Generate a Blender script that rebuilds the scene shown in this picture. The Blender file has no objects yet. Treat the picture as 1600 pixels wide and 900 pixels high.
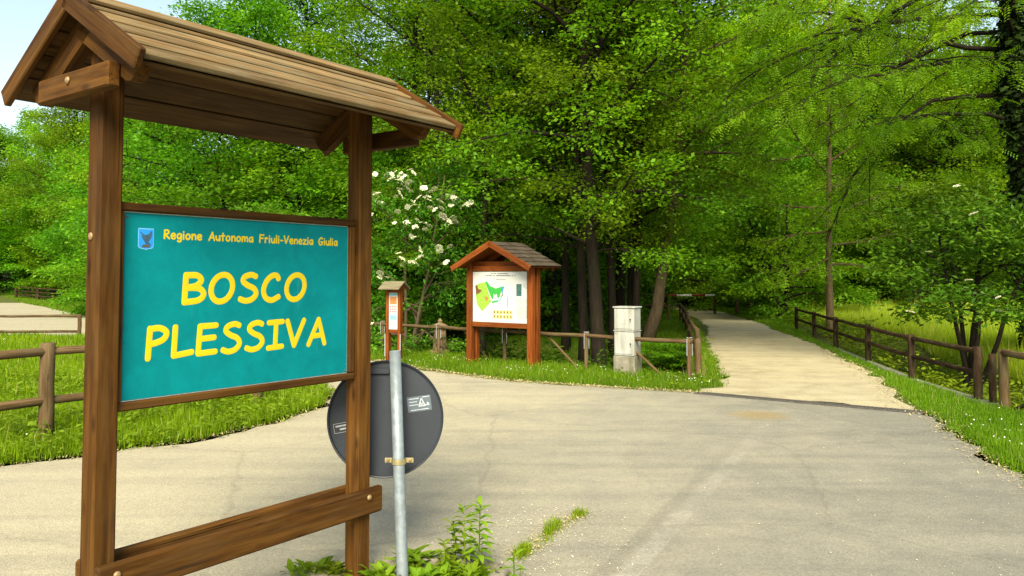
import bpy, math, random
import numpy as np
from mathutils import Vector

# ------------------------------------------------------------------ camera, sky, sun, exposure
sc = bpy.context.scene
col = sc.collection
R = math.radians

cam_data = bpy.data.cameras.new('camera')
cam = bpy.data.objects.new('camera', cam_data)
col.objects.link(cam)
cam.location = (0, 0, 1.6)
cam.rotation_euler = (R(92.4), 0, 0)
cam_data.sensor_width = 36
cam_data.lens = 27.9
cam_data.shift_y = -0.01125 - 1240 * math.tan(R(2.4)) / 1600
cam_data.clip_start = 0.05
cam_data.clip_end = 2000
sc.camera = cam

SUN_AZ, SUN_EL = R(-176), R(41)          # azimuth clockwise from +Y
wd = bpy.data.worlds.new('World')
sc.world = wd
wd.use_nodes = True
nt = wd.node_tree
bg = nt.nodes['Background']
sky = nt.nodes.new('ShaderNodeTexSky')
sky.sky_type = 'NISHITA'
sky.sun_disc = False
sky.sun_elevation = SUN_EL
sky.sun_rotation = SUN_AZ
sky.air_density = 1.0
sky.dust_density = 1.0
sky.ozone_density = 1.0
hs = nt.nodes.new('ShaderNodeHueSaturation')
hs.inputs['Saturation'].default_value = 0.80      # thin high cloud over the whole sky
hs.inputs['Value'].default_value = 1.0
nt.links.new(sky.outputs[0], hs.inputs['Color'])
warm = nt.nodes.new('ShaderNodeMix')
warm.data_type = 'RGBA'
warm.blend_type = 'MULTIPLY'
warm.inputs[0].default_value = 1.0
warm.inputs[7].default_value = (1.0, 1.0, 0.91, 1)      # creamy overcast
nt.links.new(hs.outputs[0], warm.inputs[6])
nt.links.new(warm.outputs[2], bg.inputs['Color'])
bg.inputs['Strength'].default_value = 0.095

sd = bpy.data.lights.new('sun', 'SUN')
sd.energy = 3.2
sd.angle = R(32)
sd.color = (1.0, 0.92, 0.73)
sun = bpy.data.objects.new('sun', sd)
col.objects.link(sun)
sv = Vector((math.sin(SUN_AZ) * math.cos(SUN_EL), math.cos(SUN_AZ) * math.cos(SUN_EL), math.sin(SUN_EL)))
sun.rotation_euler = sv.to_track_quat('Z', 'Y').to_euler()
sun.location = sv * 60

sc.view_settings.view_transform = 'Standard'
sc.view_settings.look = 'None'
sc.view_settings.gamma = 1.0
sc.view_settings.use_curve_mapping = False
sc.view_settings.exposure = 1.58
sc.render.engine = 'CYCLES'
sc.cycles.use_denoising = True
sc.cycles.max_bounces = 12
sc.cycles.diffuse_bounces = 8
sc.cycles.transmission_bounces = 8
sc.cycles.glossy_bounces = 2
sc.cycles.caustics_reflective = False
sc.cycles.caustics_refractive = False

random.seed(4)
RNG = np.random.default_rng(11)
F = 1240.0


def at(px, Y):                 # x of a point seen in column px at distance Y
    return (px - 800.0) / F * Y


# ------------------------------------------------------------------ materials
def new_mat(name):
    m = bpy.data.materials.new(name)
    m.use_nodes = True
    return m, m.node_tree, m.node_tree.nodes['Principled BSDF']


def node(nt, kind, **kw):
    n = nt.nodes.new(kind)
    for k, v in kw.items():
        setattr(n, k, v)
    return n


def ramp(nt, fac, stops):
    r = nt.nodes.new('ShaderNodeValToRGB')
    els = r.color_ramp.elements
    while len(els) < len(stops):
        els.new(0.5)
    for e, (p, c) in zip(els, stops):
        e.position = p
        e.color = (*c, 1)
    nt.links.new(fac, r.inputs['Fac'])
    return r


def noise(nt, vec, scale, detail=4, rough=0.55, dist=0.0):
    n = nt.nodes.new('ShaderNodeTexNoise')
    n.inputs['Scale'].default_value = scale
    n.inputs['Detail'].default_value = detail
    n.inputs['Roughness'].default_value = rough
    n.inputs['Distortion'].default_value = dist
    if vec is not None:
        nt.links.new(vec, n.inputs['Vector'])
    return n


def mathn(nt, op, a, b=None, clamp=False):
    n = nt.nodes.new('ShaderNodeMath')
    n.operation = op
    n.use_clamp = clamp
    for i, v in enumerate((a, b)):
        if v is None:
            continue
        if isinstance(v, (int, float)):
            n.inputs[i].default_value = v
        else:
            nt.links.new(v, n.inputs[i])
    return n.outputs[0]


def mixc(nt, fac, a, b, mode='MIX'):
    n = nt.nodes.new('ShaderNodeMix')
    n.data_type = 'RGBA'
    n.blend_type = mode
    if isinstance(fac, (int, float)):
        n.inputs[0].default_value = fac
    else:
        nt.links.new(fac, n.inputs[0])
    for i, v in ((6, a), (7, b)):
        if isinstance(v, tuple):
            n.inputs[i].default_value = (*v, 1)
        else:
            nt.links.new(v, n.inputs[i])
    return n.outputs[2]


def bump(nt, height, strength, dist=0.01):
    b = nt.nodes.new('ShaderNodeBump')
    b.inputs['Strength'].default_value = strength
    b.inputs['Distance'].default_value = dist
    nt.links.new(height, b.inputs['Height'])
    return b.outputs[0]


def wood_mat(name, dark, mid, light, rough=0.62, wear=None, wear_amt=0.0, gscale=(2.2, 42, 42)):
    m, nt, p = new_mat(name)
    a = node(nt, 'ShaderNodeAttribute', attribute_name='grain')
    mp = node(nt, 'ShaderNodeMapping')
    mp.inputs['Scale'].default_value = gscale
    nt.links.new(a.outputs['Vector'], mp.inputs['Vector'])
    n1 = noise(nt, mp.outputs[0], 1.0, 6, 0.62, 0.5)
    mp2 = node(nt, 'ShaderNodeMapping')
    mp2.inputs['Scale'].default_value = (1.6, 7, 7)
    nt.links.new(a.outputs['Vector'], mp2.inputs['Vector'])
    n2 = noise(nt, mp2.outputs[0], 1.0, 3, 0.5, 1.2)
    f = mathn(nt, 'ADD', mathn(nt, 'MULTIPLY', n1.outputs[0], 0.62), mathn(nt, 'MULTIPLY', n2.outputs[0], 0.38))
    r = ramp(nt, f, [(0.33, dark), (0.5, mid), (0.68, light)])
    v = node(nt, 'ShaderNodeAttribute', attribute_name='var')
    vv = mathn(nt, 'ADD', mathn(nt, 'MULTIPLY', v.outputs['Fac'], 0.5), 0.75)
    c = mixc(nt, 1.0, r.outputs[0], vv, 'MULTIPLY')
    # knots
    mp3 = node(nt, 'ShaderNodeMapping')
    mp3.inputs['Scale'].default_value = (3.2, 9, 9)
    nt.links.new(a.outputs['Vector'], mp3.inputs['Vector'])
    vo = node(nt, 'ShaderNodeTexVoronoi')
    vo.inputs['Scale'].default_value = 1.0
    nt.links.new(mp3.outputs[0], vo.inputs['Vector'])
    k = ramp(nt, vo.outputs['Distance'], [(0.06, (1, 1, 1)), (0.16, (0, 0, 0))])
    c = mixc(nt, mathn(nt, 'MULTIPLY', k.outputs[0], 0.6), c, tuple(x * 0.35 for x in dark))
    if wear:
        n3 = noise(nt, mp2.outputs[0], 2.3, 5, 0.65)
        k2 = ramp(nt, n3.outputs[0], [(0.45, (0, 0, 0)), (0.65, (1, 1, 1))])
        c = mixc(nt, mathn(nt, 'MULTIPLY', k2.outputs[0], wear_amt), c, wear)
    mp4 = node(nt, 'ShaderNodeMapping')
    mp4.inputs['Scale'].default_value = (0.9, 75, 75)
    nt.links.new(a.outputs['Vector'], mp4.inputs['Vector'])
    n4 = noise(nt, mp4.outputs[0], 1.0, 3, 0.6, 0.2)
    k4 = ramp(nt, n4.outputs[0], [(0.64, (0, 0, 0)), (0.70, (1, 1, 1))])
    c = mixc(nt, mathn(nt, 'MULTIPLY', k4.outputs[0], 0.75), c, tuple(x * 0.25 for x in dark))
    nt.links.new(c, p.inputs['Base Color'])
    p.inputs['Roughness'].default_value = rough
    p.inputs['Specular IOR Level'].default_value = 0.10
    nt.links.new(bump(nt, n1.outputs[0], 0.35, 0.004), p.inputs['Normal'])
    return m


def plain_mat(name, c, rough=0.6, metal=0.0, var=0.12, scale=14, spec=0.4, stain=None, stain_amt=0.0):
    m, nt, p = new_mat(name)
    t = node(nt, 'ShaderNodeTexCoord')
    n = noise(nt, t.outputs['Object'], scale, 5, 0.6)
    r = ramp(nt, n.outputs[0], [(0.3, tuple(x * (1 - var) for x in c)), (0.7, tuple(min(1, x * (1 + var)) for x in c))])
    out = r.outputs[0]
    if stain:
        mp = node(nt, 'ShaderNodeMapping')
        mp.inputs['Scale'].default_value = (9, 9, 1.3)
        nt.links.new(t.outputs['Object'], mp.inputs['Vector'])
        n2 = noise(nt, mp.outputs[0], 1.0, 5, 0.6)
        k = ramp(nt, n2.outputs[0], [(0.46, (0, 0, 0)), (0.66, (1, 1, 1))])
        out = mixc(nt, mathn(nt, 'MULTIPLY', k.outputs[0], stain_amt), out, stain)
    nt.links.new(out, p.inputs['Base Color'])
    p.inputs['Roughness'].default_value = rough
    p.inputs['Metallic'].default_value = metal
    p.inputs['Specular IOR Level'].default_value = spec
    return m


def leaf_mat(name, stops, trans=0.5, tint=(1.35, 1.30, 0.45), rough=0.5, spec=0.14):
    m, nt, p = new_mat(name)
    a = node(nt, 'ShaderNodeAttribute', attribute_name='var')
    r = ramp(nt, a.outputs['Fac'], stops)
    oi = node(nt, 'ShaderNodeObjectInfo')
    h = node(nt, 'ShaderNodeHueSaturation')
    nt.links.new(mathn(nt, 'ADD', mathn(nt, 'MULTIPLY', oi.outputs['Random'], 0.035), 0.48), h.inputs['Hue'])
    nt.links.new(mathn(nt, 'ADD', mathn(nt, 'MULTIPLY', oi.outputs['Random'], 0.4), 0.8), h.inputs['Value'])
    nt.links.new(r.outputs[0], h.inputs['Color'])
    nt.links.new(h.outputs[0], p.inputs['Base Color'])
    p.inputs['Roughness'].default_value = rough
    p.inputs['Specular IOR Level'].default_value = spec
    tr = node(nt, 'ShaderNodeBsdfTranslucent')
    c2 = mixc(nt, 1.0, h.outputs[0], tint, 'MULTIPLY')
    nt.links.new(c2, tr.inputs['Color'])
    mx = node(nt, 'ShaderNodeMixShader')
    mx.inputs[0].default_value = trans
    nt.links.new(p.outputs[0], mx.inputs[1])
    nt.links.new(tr.outputs[0], mx.inputs[2])
    nt.links.new(mx.outputs[0], nt.nodes['Material Output'].inputs['Surface'])
    return m


M = {}
M['sign_wood'] = wood_mat('stained_timber', (0.022, 0.0085, 0.002), (0.072, 0.029, 0.0042), (0.130, 0.058, 0.010), 0.72,
                          (0.080, 0.055, 0.026), 0.18)
M['deck_wood'] = wood_mat('stained_roof_lining', (0.030, 0.014, 0.004), (0.065, 0.034, 0.010), (0.105, 0.062, 0.020))
M['roof_wood'] = wood_mat('weathered_roof_boards', (0.065, 0.035, 0.012), (0.16, 0.098, 0.038), (0.27, 0.185, 0.085), 0.8,
                          (0.17, 0.14, 0.075), 0.75)
M['red_wood'] = wood_mat('red_brown_timber', (0.075, 0.017, 0.003), (0.150, 0.037, 0.006), (0.22, 0.066, 0.011))
M['shingle'] = wood_mat('grey_wood_shingles', (0.030, 0.021, 0.014), (0.058, 0.044, 0.030), (0.10, 0.082, 0.058), 0.85)
M['log'] = wood_mat('weathered_log', (0.05, 0.029, 0.011), (0.115, 0.069, 0.030), (0.19, 0.125, 0.062), 0.8,
                    (0.12, 0.11, 0.055), 0.35)
M['dark_log'] = wood_mat('dark_brown_log', (0.011, 0.006, 0.003), (0.028, 0.014, 0.006), (0.055, 0.030, 0.014), 0.75,
                         (0.11, 0.10, 0.05), 0.3)
M['mid_log'] = wood_mat('brown_log', (0.032, 0.018, 0.007), (0.080, 0.046, 0.020), (0.14, 0.087, 0.041), 0.78,
                        (0.13, 0.13, 0.06), 0.4)
M['grey_roof'] = wood_mat('mossy_grey_board', (0.09, 0.075, 0.04), (0.16, 0.135, 0.08), (0.22, 0.19, 0.12), 0.85)
M['yellow'] = plain_mat('yellow_letter_film', (0.62, 0.45, 0.008), 0.5, var=0.03, scale=12, spec=0.2)
M['white'] = plain_mat('white_print', (0.47, 0.47, 0.43), 0.45, var=0.03, scale=6)
M['edge_white'] = plain_mat('white_panel_edge', (0.72, 0.74, 0.70), 0.5, var=0.05)
M['galv'] = plain_mat('galvanised_steel', (0.20, 0.23, 0.24), 0.5, 0.3, 0.22, 26)
M['strap'] = plain_mat('zinc_strap', (0.62, 0.64, 0.66), 0.35, 0.6, 0.1, 20)
M['brass'] = plain_mat('yellow_zinc_steel', (0.42, 0.36, 0.18), 0.4, 0.7, 0.25, 40)
M['bolt'] = plain_mat('zinc_bolt', (0.26, 0.17, 0.075), 0.5, 0.3, 0.15, 60)
M['sign_back'] = plain_mat('dark_grey_enamel', (0.011, 0.015, 0.021), 0.5, 0.0, 0.18, 9)
M['black'] = plain_mat('black_print', (0.012, 0.012, 0.012), 0.5)
M['ink'] = plain_mat('grey_ink', (0.09, 0.09, 0.09), 0.6)
M['faint_ink'] = plain_mat('pale_ink', (0.20, 0.21, 0.20), 0.6)
M['sticker'] = plain_mat('grey_sticker', (0.075, 0.095, 0.11), 0.4)
M['sticker_ink'] = plain_mat('pale_sticker_ink', (0.42, 0.45, 0.47), 0.5)
M['cabinet'] = plain_mat('pale_grey_fibreglass', (0.34, 0.34, 0.30), 0.55, 0, 0.05, 5, 0.4, (0.19, 0.165, 0.105), 0.7)
M['concrete'] = plain_mat('stained_concrete', (0.20, 0.18, 0.13), 0.9, 0, 0.3, 9, 0.2, (0.09, 0.08, 0.04), 0.7)
M['kerb'] = plain_mat('old_concrete', (0.22, 0.20, 0.155), 0.9, 0, 0.25, 14, 0.2)
M['iron'] = plain_mat('rusty_cast_iron', (0.17, 0.115, 0.055), 0.75, 0.1, 0.4, 12, 0.3)
M['grate'] = plain_mat('dark_grate_iron', (0.085, 0.076, 0.062), 0.75, 0.3, 0.35, 18)
M['void'] = plain_mat('drain_silt', (0.055, 0.045, 0.03), 0.95, 0, 0.3, 20)
M['red_paint'] = plain_mat('red_paint', (0.42, 0.018, 0.012), 0.45)
M['maroon'] = plain_mat('faded_red_paint', (0.20, 0.03, 0.018), 0.5)
M['white_paint'] = plain_mat('white_paint', (0.78, 0.76, 0.72), 0.45)
M['map_lime'] = plain_mat('lime_print', (0.22, 0.36, 0.035), 0.5, var=0.2, scale=25)
M['map_green'] = plain_mat('green_print', (0.03, 0.28, 0.035), 0.5, var=0.15, scale=25)
M['map_brown'] = plain_mat('brown_print', (0.13, 0.05, 0.014), 0.5)
M['map_blue'] = plain_mat('blue_print', (0.05, 0.18, 0.40), 0.5)
M['map_cyan'] = plain_mat('pale_blue_print', (0.16, 0.34, 0.40), 0.5)
M['map_teal'] = plain_mat('teal_print', (0.035, 0.10, 0.085), 0.5, var=0.5, scale=30)
M['map_yellow'] = plain_mat('yellow_print', (0.42, 0.36, 0.09), 0.5)
M['map_orange'] = plain_mat('orange_print', (0.36, 0.15, 0.04), 0.5, var=0.2, scale=40)
M['map_pink'] = plain_mat('pink_print', (0.30, 0.02, 0.09), 0.5)
M['shield_blue'] = plain_mat('blue_shield', (0.015, 0.24, 0.72), 0.45)
M['shield_edge'] = plain_mat('pale_shield_edge', (0.16, 0.42, 0.74), 0.45)
M['shield_line'] = plain_mat('dark_shield_line', (0.01, 0.07, 0.13), 0.5)
M['eagle'] = plain_mat('slate_eagle', (0.035, 0.085, 0.13), 0.5, var=0.4, scale=90)
M['tower_print'] = plain_mat('brown_turret', (0.07, 0.075, 0.04), 0.5)
M['petal'] = plain_mat('cream_petal', (0.52, 0.48, 0.34), 0.8, var=0.15, scale=3)
M['straw'] = plain_mat('dry_catkin', (0.38, 0.31, 0.14), 0.9, var=0.3, scale=3)
M['daisy'] = plain_mat('white_daisy', (0.66, 0.66, 0.60), 0.8, var=0.05)
M['elder_flower'] = plain_mat('cream_blossom', (0.70, 0.69, 0.48), 0.8, var=0.12, scale=12)
M['dead_leaf'] = plain_mat('brown_leaf', (0.24, 0.11, 0.03), 0.8, var=0.3, scale=9)


def teal_mat():
    m, nt, p = new_mat('teal_sign_film')
    t = node(nt, 'ShaderNodeTexCoord')
    n = noise(nt, t.outputs['Object'], 2.2, 4, 0.6)
    r = ramp(nt, n.outputs[0], [(0.3, (0.001, 0.166, 0.176)), (0.7, (0.0015, 0.208, 0.219))])
    mp = node(nt, 'ShaderNodeMapping')
    mp.inputs['Scale'].default_value = (55, 55, 2.5)
    nt.links.new(t.outputs['Object'], mp.inputs['Vector'])
    n2 = noise(nt, mp.outputs[0], 1.0, 4, 0.7, 0.6)
    k = ramp(nt, n2.outputs[0], [(0.66, (0, 0, 0)), (0.76, (1, 1, 1))])
    c = mixc(nt, mathn(nt, 'MULTIPLY', k.outputs[0], 0.55), r.outputs[0], (0.07, 0.28, 0.26))
    n5 = noise(nt, t.outputs['Object'], 7.0, 6, 0.7, 0.5)
    k5 = ramp(nt, n5.outputs[0], [(0.40, (0.84, 0.84, 0.84)), (0.62, (1.06, 1.06, 1.06))])
    c = mixc(nt, 0.8, c, k5.outputs[0], 'MULTIPLY')
    mp6 = node(nt, 'ShaderNodeMapping')
    mp6.inputs['Scale'].default_value = (120, 120, 3.2)
    mp6.inputs['Rotation'].default_value = (0.10, 0, 0)
    nt.links.new(t.outputs['Object'], mp6.inputs['Vector'])
    n6 = noise(nt, mp6.outputs[0], 1.0, 3, 0.6, 0.8)
    k6 = ramp(nt, n6.outputs[0], [(0.70, (0, 0, 0)), (0.78, (1, 1, 1))])
    n7 = noise(nt, t.outputs['Object'], 3.5, 3, 0.6)
    k7 = ramp(nt, n7.outputs[0], [(0.45, (0, 0, 0)), (0.6, (1, 1, 1))])
    c = mixc(nt, mathn(nt, 'MULTIPLY', mathn(nt, 'MULTIPLY', k6.outputs[0], k7.outputs[0]), 0.7), c, (0.12, 0.29, 0.27))
    nt.links.new(c, p.inputs['Base Color'])
    p.inputs['Roughness'].default_value = 0.5
    p.inputs['Specular IOR Level'].default_value = 0.08
    return m


M['teal'] = teal_mat()


def bark_mat(name, a, b, moss):
    m, nt, p = new_mat(name)
    t = node(nt, 'ShaderNodeTexCoord')
    mp = node(nt, 'ShaderNodeMapping')
    mp.inputs['Scale'].default_value = (9, 9, 2.2)
    nt.links.new(t.outputs['Object'], mp.inputs['Vector'])
    n = noise(nt, mp.outputs[0], 1.6, 6, 0.7, 0.4)
    r = ramp(nt, n.outputs[0], [(0.32, a), (0.66, b)])
    n2 = noise(nt, t.outputs['Object'], 1.4, 4, 0.6)
    k = ramp(nt, n2.outputs[0], [(0.5, (0, 0, 0)), (0.66, (1, 1, 1))])
    c = mixc(nt, mathn(nt, 'MULTIPLY', k.outputs[0], 0.6), r.outputs[0], moss)
    nt.links.new(c, p.inputs['Base Color'])
    p.inputs['Roughness'].default_value = 0.9
    p.inputs['Specular IOR Level'].default_value = 0.15
    nt.links.new(bump(nt, n.outputs[0], 0.8, 0.03), p.inputs['Normal'])
    return m


M['bark_dark'] = bark_mat('dark_bark', (0.007, 0.005, 0.003), (0.023, 0.016, 0.009), (0.020, 0.022, 0.006))
M['bark_mid'] = bark_mat('brown_bark', (0.045, 0.030, 0.015), (0.13, 0.092, 0.052), (0.085, 0.090, 0.030))
M['bark_tan'] = bark_mat('tan_bark', (0.075, 0.048, 0.022), (0.19, 0.13, 0.070), (0.13, 0.115, 0.05))

L_ALDER = leaf_mat('alder_leaf', [(0.0, (0.052, 0.127, 0.0041)), (0.5, (0.117, 0.247, 0.0068)), (1.0, (0.220, 0.387, 0.0135))])
L_DEEP = leaf_mat('hornbeam_leaf', [(0.0, (0.037, 0.119, 0.0045)), (0.5, (0.093, 0.231, 0.0075)), (1.0, (0.189, 0.367, 0.0135))])
L_LIME = leaf_mat('lime_leaf', [(0.0, (0.109, 0.229, 0.0044)), (0.5, (0.209, 0.369, 0.0077)), (1.0, (0.330, 0.496, 0.0143))], 0.52)
L_ROBINIA = leaf_mat('robinia_leaf', [(0.0, (0.074, 0.200, 0.0039)), (0.5, (0.143, 0.302, 0.0065)), (1.0, (0.228, 0.414, 0.0130))], 0.5)
L_ELDER = leaf_mat('elder_leaf', [(0.0, (0.033, 0.098, 0.0054)), (0.5, (0.072, 0.176, 0.0095)), (1.0, (0.140, 0.269, 0.0162))], 0.38)
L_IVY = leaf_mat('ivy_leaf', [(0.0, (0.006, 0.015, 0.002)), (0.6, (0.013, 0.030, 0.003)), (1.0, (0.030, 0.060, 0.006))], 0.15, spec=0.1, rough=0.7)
L_GRASS = leaf_mat('grass_blade', [(0.0, (0.097, 0.181, 0.0030)), (0.5, (0.182, 0.290, 0.0050)), (0.9, (0.268, 0.363, 0.0120)), (1.0, (0.433, 0.411, 0.1200))], 0.45)
L_VERGE = leaf_mat('verge_blade', [(0.0, (0.060, 0.141, 0.0030)), (0.5, (0.121, 0.232, 0.0050)), (0.93, (0.187, 0.300, 0.0100)), (1.0, (0.343, 0.352, 0.1100))], 0.45)
L_MEADOW = leaf_mat('meadow_blade', [(0.0, (0.209, 0.319, 0.0106)), (0.5, (0.348, 0.480, 0.0211)), (0.85, (0.473, 0.567, 0.0528)), (1.0, (0.626, 0.581, 0.2244))], 0.5)
L_WEED = leaf_mat('weed_leaf', [(0.0, (0.077, 0.160, 0.0066)), (0.5, (0.154, 0.259, 0.0110)), (1.0, (0.242, 0.352, 0.0198))], 0.45)
L_UNDER = leaf_mat('bramble_leaf', [(0.0, (0.022, 0.058, 0.0048)), (0.5, (0.054, 0.115, 0.0072)), (1.0, (0.120, 0.198, 0.0132))], 0.35)


def ground_mat():
    m, nt, p = new_mat('soil_and_turf')
    t = node(nt, 'ShaderNodeTexCoord')
    n = noise(nt, t.outputs['Object'], 0.9, 6, 0.65)
    n2 = noise(nt, t.outputs['Object'], 14, 5, 0.7)
    f = mathn(nt, 'ADD', mathn(nt, 'MULTIPLY', n.outputs[0], 0.5), mathn(nt, 'MULTIPLY', n2.outputs[0], 0.5))
    r = ramp(nt, f, [(0.38, (0.085, 0.075, 0.030)), (0.5, (0.075, 0.095, 0.018)), (0.62, (0.095, 0.140, 0.016))])
    nt.links.new(r.outputs[0], p.inputs['Base Color'])
    p.inputs['Roughness'].default_value = 1.0
    p.inputs['Specular IOR Level'].default_value = 0.1
    nt.links.new(bump(nt, n2.outputs[0], 0.8, 0.05), p.inputs['Normal'])
    return m


def road_mat(name, track=False):
    m, nt, p = new_mat(name)
    t = node(nt, 'ShaderNodeTexCoord')
    P = t.outputs['Object']
    sx = node(nt, 'ShaderNodeSeparateXYZ')
    nt.links.new(P, sx.inputs[0])
    X, Y = sx.outputs[0], sx.outputs[1]
    big = noise(nt, P, 0.45, 5, 0.6, 0.4)
    mid = noise(nt, P, 2.6, 6, 0.68, 0.3)
    fine = noise(nt, P, 55, 4, 0.75)
    vo = node(nt, 'ShaderNodeTexVoronoi')
    vo.inputs['Scale'].default_value = 85
    nt.links.new(P, vo.inputs['Vector'])
    if track:
        f = mathn(nt, 'ADD', mathn(nt, 'MULTIPLY', big.outputs[0], 0.45), mathn(nt, 'MULTIPLY', mid.outputs[0], 0.55))
        r = ramp(nt, f, [(0.36, (0.28, 0.232, 0.138)), (0.5, (0.38, 0.325, 0.200)), (0.66, (0.43, 0.372, 0.235))])
        c = r.outputs[0]
    else:
        g = mathn(nt, 'ADD', mathn(nt, 'MULTIPLY', X, -0.17), mathn(nt, 'MULTIPLY', Y, 0.055))
        g = mathn(nt, 'ADD', g, 0.26)
        g = mathn(nt, 'MINIMUM', mathn(nt, 'MAXIMUM', g, 0.02), 0.95)
        g = mathn(nt, 'ADD', g, mathn(nt, 'MULTIPLY', mathn(nt, 'SUBTRACT', big.outputs[0], 0.5), 1.0))
        g = mathn(nt, 'ADD', g, mathn(nt, 'MULTIPLY', mathn(nt, 'SUBTRACT', mid.outputs[0], 0.5), 1.0))
        r = ramp(nt, g, [(0.0, (0.192, 0.180, 0.140)), (0.45, (0.265, 0.242, 0.178)), (0.95, (0.358, 0.316, 0.212))])
        c = r.outputs[0]
        # faded white edge line and the dark tar strip beside it
        dx, dy = 0.4411, 0.8975
        s = mathn(nt, 'ADD', mathn(nt, 'MULTIPLY', mathn(nt, 'SUBTRACT', X, 0.60), dy),
                  mathn(nt, 'MULTIPLY', mathn(nt, 'SUBTRACT', Y, 4.27), -dx))
        wob = mathn(nt, 'MULTIPLY', mathn(nt, 'SUBTRACT', mid.outputs[0], 0.5), 0.07)
        s = mathn(nt, 'ADD', s, wob)
        k = ramp(nt, mathn(nt, 'ABSOLUTE', s), [(0.045, (1, 1, 1)), (0.065, (0, 0, 0))])
        fade = ramp(nt, mid.outputs[0], [(0.42, (0.15, 0.15, 0.15)), (0.62, (0.75, 0.75, 0.75))])
        yf = ramp(nt, mathn(nt, 'MULTIPLY', Y, 0.1), [(0.5, (1, 1, 1)), (0.85, (0.12, 0.12, 0.12))])
        kk = mathn(nt, 'MULTIPLY', mathn(nt, 'MULTIPLY', k.outputs[0], fade.outputs[0]), yf.outputs[0])
        c = mixc(nt, mathn(nt, 'MULTIPLY', kk, 0.8), c, (0.36, 0.335, 0.27))
        s2 = mathn(nt, 'ABSOLUTE', mathn(nt, 'ADD', s, 0.13))
        k2 = ramp(nt, s2, [(0.03, (1, 1, 1)), (0.06, (0, 0, 0))])
        kk2 = mathn(nt, 'MULTIPLY', k2.outputs[0], yf.outputs[0])
        c = mixc(nt, mathn(nt, 'MULTIPLY', kk2, 0.2), c, (0.075, 0.068, 0.052))
        # hairline cracks
        cr = node(nt, 'ShaderNodeTexVoronoi', feature='DISTANCE_TO_EDGE')
        cr.inputs['Scale'].default_value = 0.33
        wv = mixc(nt, 0.25, P, mid.outputs['Color'], 'ADD')
        nt.links.new(wv, cr.inputs['Vector'])
        ck = ramp(nt, cr.outputs['Distance'], [(0.002, (1, 1, 1)), (0.007, (0, 0, 0))])
        c = mixc(nt, mathn(nt, 'MULTIPLY', ck.outputs[0], 0.2), c, (0.09, 0.08, 0.06))
        # ochre stain near the drain
        d1 = mathn(nt, 'MULTIPLY', mathn(nt, 'SUBTRACT', X, 2.84), 2.4)
        d2 = mathn(nt, 'MULTIPLY', mathn(nt, 'SUBTRACT', Y, 9.2), 2.6)
        dd = mathn(nt, 'ADD', mathn(nt, 'MULTIPLY', d1, d1), mathn(nt, 'MULTIPLY', d2, d2))
        dk = ramp(nt, mathn(nt, 'ADD', dd, mathn(nt, 'SUBTRACT', mid.outputs[0], 0.5)), [(0.0, (1, 1, 1)), (0.9, (0, 0, 0))])
        c = mixc(nt, mathn(nt, 'MULTIPLY', dk.outputs[0], 0.6), c, (0.30, 0.21, 0.07))
    st = ramp(nt, vo.outputs['Color'], [(0.2, (0.72, 0.72, 0.72)), (0.8, (1.22, 1.22, 1.22))])
    c = mixc(nt, 0.4, c, st.outputs[0], 'MULTIPLY')
    fr = ramp(nt, fine.outputs[0], [(0.3, (0.72, 0.71, 0.69)), (0.7, (1.2, 1.2, 1.2))])
    c = mixc(nt, 0.5, c, fr.outputs[0], 'MULTIPLY')
    # scuffs and tyre wear drawn out along the way cars turn
    mpw = node(nt, 'ShaderNodeMapping')
    mpw.inputs['Rotation'].default_value = (0, 0, R(-62 if not track else -75))
    mpw.inputs['Scale'].default_value = (0.22, 2.6, 1)
    nt.links.new(P, mpw.inputs['Vector'])
    wn = noise(nt, mpw.outputs[0], 1.0, 5, 0.6, 0.8)
    wr = ramp(nt, wn.outputs[0], [(0.38, (0.80, 0.80, 0.81)), (0.5, (1, 1, 1)), (0.64, (1.12, 1.11, 1.08))])
    c = mixc(nt, 0.5, c, wr.outputs[0], 'MULTIPLY')
    nt.links.new(c, p.inputs['Base Color'])
    p.inputs['Roughness'].default_value = 0.92
    p.inputs['Specular IOR Level'].default_value = 0.2
    hh = mathn(nt, 'ADD', fine.outputs[0], mathn(nt, 'MULTIPLY', vo.outputs['Distance'], 0.8))
    nt.links.new(bump(nt, hh, 0.5, 0.008), p.inputs['Normal'])
    return m


def brick_mat():
    m, nt, p = new_mat('old_brickwork')
    a = node(nt, 'ShaderNodeAttribute', attribute_name='grain')
    sx = node(nt, 'ShaderNodeSeparateXYZ')
    nt.links.new(a.outputs['Vector'], sx.inputs[0])
    cb = node(nt, 'ShaderNodeCombineXYZ')
    nt.links.new(sx.outputs[0], cb.inputs[0])
    nt.links.new(sx.outputs[2], cb.inputs[1])
    b = node(nt, 'ShaderNodeTexBrick')
    b.inputs['Scale'].default_value = 1.0
    b.inputs['Brick Width'].default_value = 0.26
    b.inputs['Row Height'].default_value = 0.085
    b.inputs['Mortar Size'].default_value = 0.009
    b.inputs['Color1'].default_value = (0.24, 0.115, 0.052, 1)
    b.inputs['Color2'].default_value = (0.30, 0.18, 0.085, 1)
    b.inputs['Mortar'].default_value = (0.22, 0.18, 0.12, 1)
    nt.links.new(cb.outputs[0], b.inputs['Vector'])
    nt.links.new(b.outputs[0], p.inputs['Base Color'])
    p.inputs['Roughness'].default_value = 0.9
    return m


M['ground'] = ground_mat()
M['road'] = road_mat('worn_dusty_asphalt')
M['track'] = road_mat('compacted_gravel', True)
M['brick'] = brick_mat()


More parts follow.
